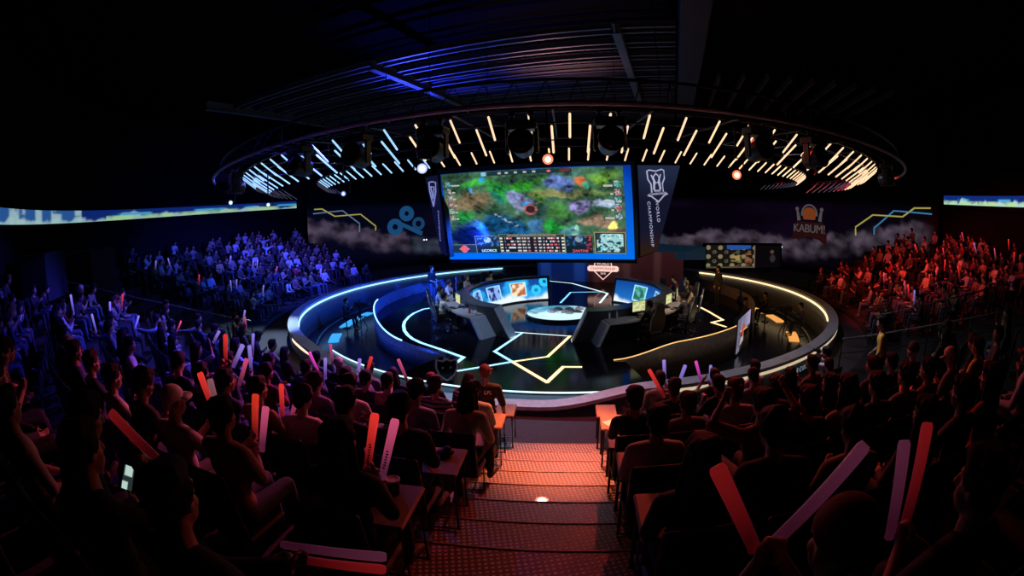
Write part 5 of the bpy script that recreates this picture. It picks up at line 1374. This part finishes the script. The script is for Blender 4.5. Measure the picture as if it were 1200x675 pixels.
# ------------------------------------------------------------------ light
def spot(name, p, t, col, e, ang, blend=.6, rad=.08):
    l = bpy.data.lights.new(name, 'SPOT'); l.color = col; l.energy = e; l.spot_size = R(ang); l.spot_blend = blend; l.shadow_soft_size = rad
    o = bpy.data.objects.new(name, l); COL.objects.link(o); o.location = p
    o.rotation_euler = (Vector(t)-Vector(p)).to_track_quat('-Z', 'Y').to_euler(); return o
def area(name, p, t, col, e, sx, sy):
    l = bpy.data.lights.new(name, 'AREA'); l.color = col; l.energy = e; l.shape = 'RECTANGLE'; l.size = sx; l.size_y = sy
    o = bpy.data.objects.new(name, l); COL.objects.link(o); o.location = p
    o.rotation_euler = (Vector(t)-Vector(p)).to_track_quat('-Z', 'Y').to_euler(); return o
BLUE = (.07,.08,1.); RED = (1.,.045,.04); VIO = (.22,.05,1.)
# blue wash on the left stands
spot('blue_wash', pol(10.5,-100,7.2), pol(17,-98,1.8), BLUE, 5600, 75)
spot('blue_wash', pol(9,-118,7.2), pol(17,-112,1.8), (.14,.08,1.), 3600, 60)
spot('blue_wash', pol(12,-30,6.4), pol(17.5,-38,2), (.06,.04,1.), 2200, 80)
spot('blue_wash', pol(11,-55,6.8), pol(18.5,-47,2), (.10,.07,1.), 4600, 62)
# red wash on the right stands
spot('red_wash', pol(9.5,60,7.2), pol(17.5,64,2), RED, 3400, 70)
spot('red_wash', pol(9.5,85,7.2), pol(17,80,2), (1.,.03,.02), 2600, 60)
spot('red_wash', pol(12.3,12,6.2), pol(17,6,1.8), RED, 260, 85)
# pink and red on the front rows, from the truss
spot('pink_wash', pol(9,-18,5.6), pol(16.2,-19.5,1.6), (1.,.09,.22), 2900, 40)
spot('violet_wash', pol(9,-26,5.8), pol(15.6,-25,1.5), VIO, 2200, 42)
spot('red_rim', pol(9,4,5.6), pol(16.2,-1,1.6), (1.,.07,.06), 700, 46)
spot('red_rim', pol(9,15,5.6), pol(16.2,9,1.6), (1.,.06,.05), 700, 44)
spot('red_key', (.60,7.1,5.0), (-.6,3.2,2.4), (1.,.14,.06), 40, 95)
spot('red_key', (3.93,7.3,4.9), (2.6,3.2,2.2), (1.,.08,.05), 50, 95)
# warm pool on the stair
spot('stair_pool', (.80,8.4,5.3), (.72,6.4,.6), (1.,.165,.042), 4400, 42, 1.)
spot('stair_pool', (.8,8.6,5.6), (.8,8.3,.1), (1.,.13,.15), 900, 64, .9)
# stage
spot('stage_cool', pol(9.5,-60,7.4), (-1.6,18.5,.6), (.55,.75,1.), 1700, 50, .8)
spot('stage_cool', pol(9.5,-150,7.6), (-1.5,18.5,.8), (.5,.75,1.), 700, 50, .8)
spot('stage_warm', pol(9.5,30,7.4), (5.8,17.5,.6), (1.,.78,.58), 1500, 48, .8)
spot('ring_blue', pol(5,-70,3.6), pol(11.5,-100,.1), (.015,.09,1.), 3200, 120, .8)
spot('ring_blue', pol(5,-130,3.6), pol(11.5,-140,.1), (.015,.10,1.), 2400, 120, .8)
spot('ring_amber', pol(5,60,3.6), pol(11.5,80,.1), (1.,.42,.10), 300, 100, .8)
spot('desk_front_fill', (-1.5,8.5,6.0), (-.9,15.8,.4), (.55,.72,1.), 1000, 22, .7)  # cool front spots added to brighten the desk end panels
spot('desk_front_fill', (4.,8.5,6.0), (2.6,14.8,.4), (.6,.75,1.), 380, 22, .7)
spot('drum_blue', pol(12.6,-60,4.6), pol(8.5,-62,-.2), (.015,.08,1.), 2200, 70, .8)
spot('rim_light', pol(9.5,-40,7.5), pol(11.8,-45,.5), (.6,.6,.9), 420, 110, .8)
spot('rim_light', pol(9.5,25,7.5), pol(11.8,28,.5), (.85,.75,.85), 480, 110, .8)
spot('photographer_fill', pol(10,24,6), pol(14.4,18.8,1), (.85,.78,1.), 800, 32, .7)  # added fill that brightens the photographer and the vest wearer
spot('rim_light', pol(8.6,-6,6.2), pol(11.9,-8,.3), (.78,.72,1.), 520, 74, .9)
spot('table_violet', pol(12.5,-36,6.4), C0+er*18.0+et*(-.84)+Vector((0,0,2.3)), (.40,.16,1.), 420, 13, .8)
spot('front_teal', pol(9.6,-14,4.8), pol(11.2,-14,0), (.22,.65,.9), 420, 64, .8)
spot('drum_amber', pol(13.2,22,3.4), pol(8.6,22,-.2), (1.,.62,.32), 60, 70, .8)
spot('exit_floor', pol(11,-64,6), pol(13.2,-64,0), (.40,.60,.80), 4200, 42, .8)
spot('wall_teal', pol(18,-50,6.5), pol(22.4,-53.5,3.6), (.05,.45,.5), 60, 60, .9)
# uplights added in place of spill light, so the ceiling shows
spot('ceiling_fill_blue', pol(7,-60,7.0), uv(15,-8,9.4)+Vector((0,0,.5)), (.03,.05,1.), 2200, 120, .8)
spot('ceiling_fill_rose', pol(6,-10,7.2), uv(15,-3.5,9.6), (1.,.45,.42), 420, 110, .8)
spot('ceiling_fill_rose', pol(8,40,7.0), uv(15,4,9.6), (1.,.35,.25), 140, 100, .8)

w = bpy.data.worlds.new('dark_hall'); SC.world = w; w.use_nodes = True
w.node_tree.nodes['Background'].inputs['Color'].default_value = (.25,.2,.5,1); w.node_tree.nodes['Background'].inputs['Strength'].default_value = .0006
SC.view_settings.view_transform = 'Standard'; SC.view_settings.look = 'None'; SC.view_settings.exposure = 0.
SC.cycles.max_bounces = 4; SC.cycles.diffuse_bounces = 2; SC.cycles.glossy_bounces = 3; SC.cycles.sample_clamp_indirect = 2.; SC.cycles.caustics_reflective = False; SC.cycles.caustics_refractive = False
SC.cycles.use_denoising = True
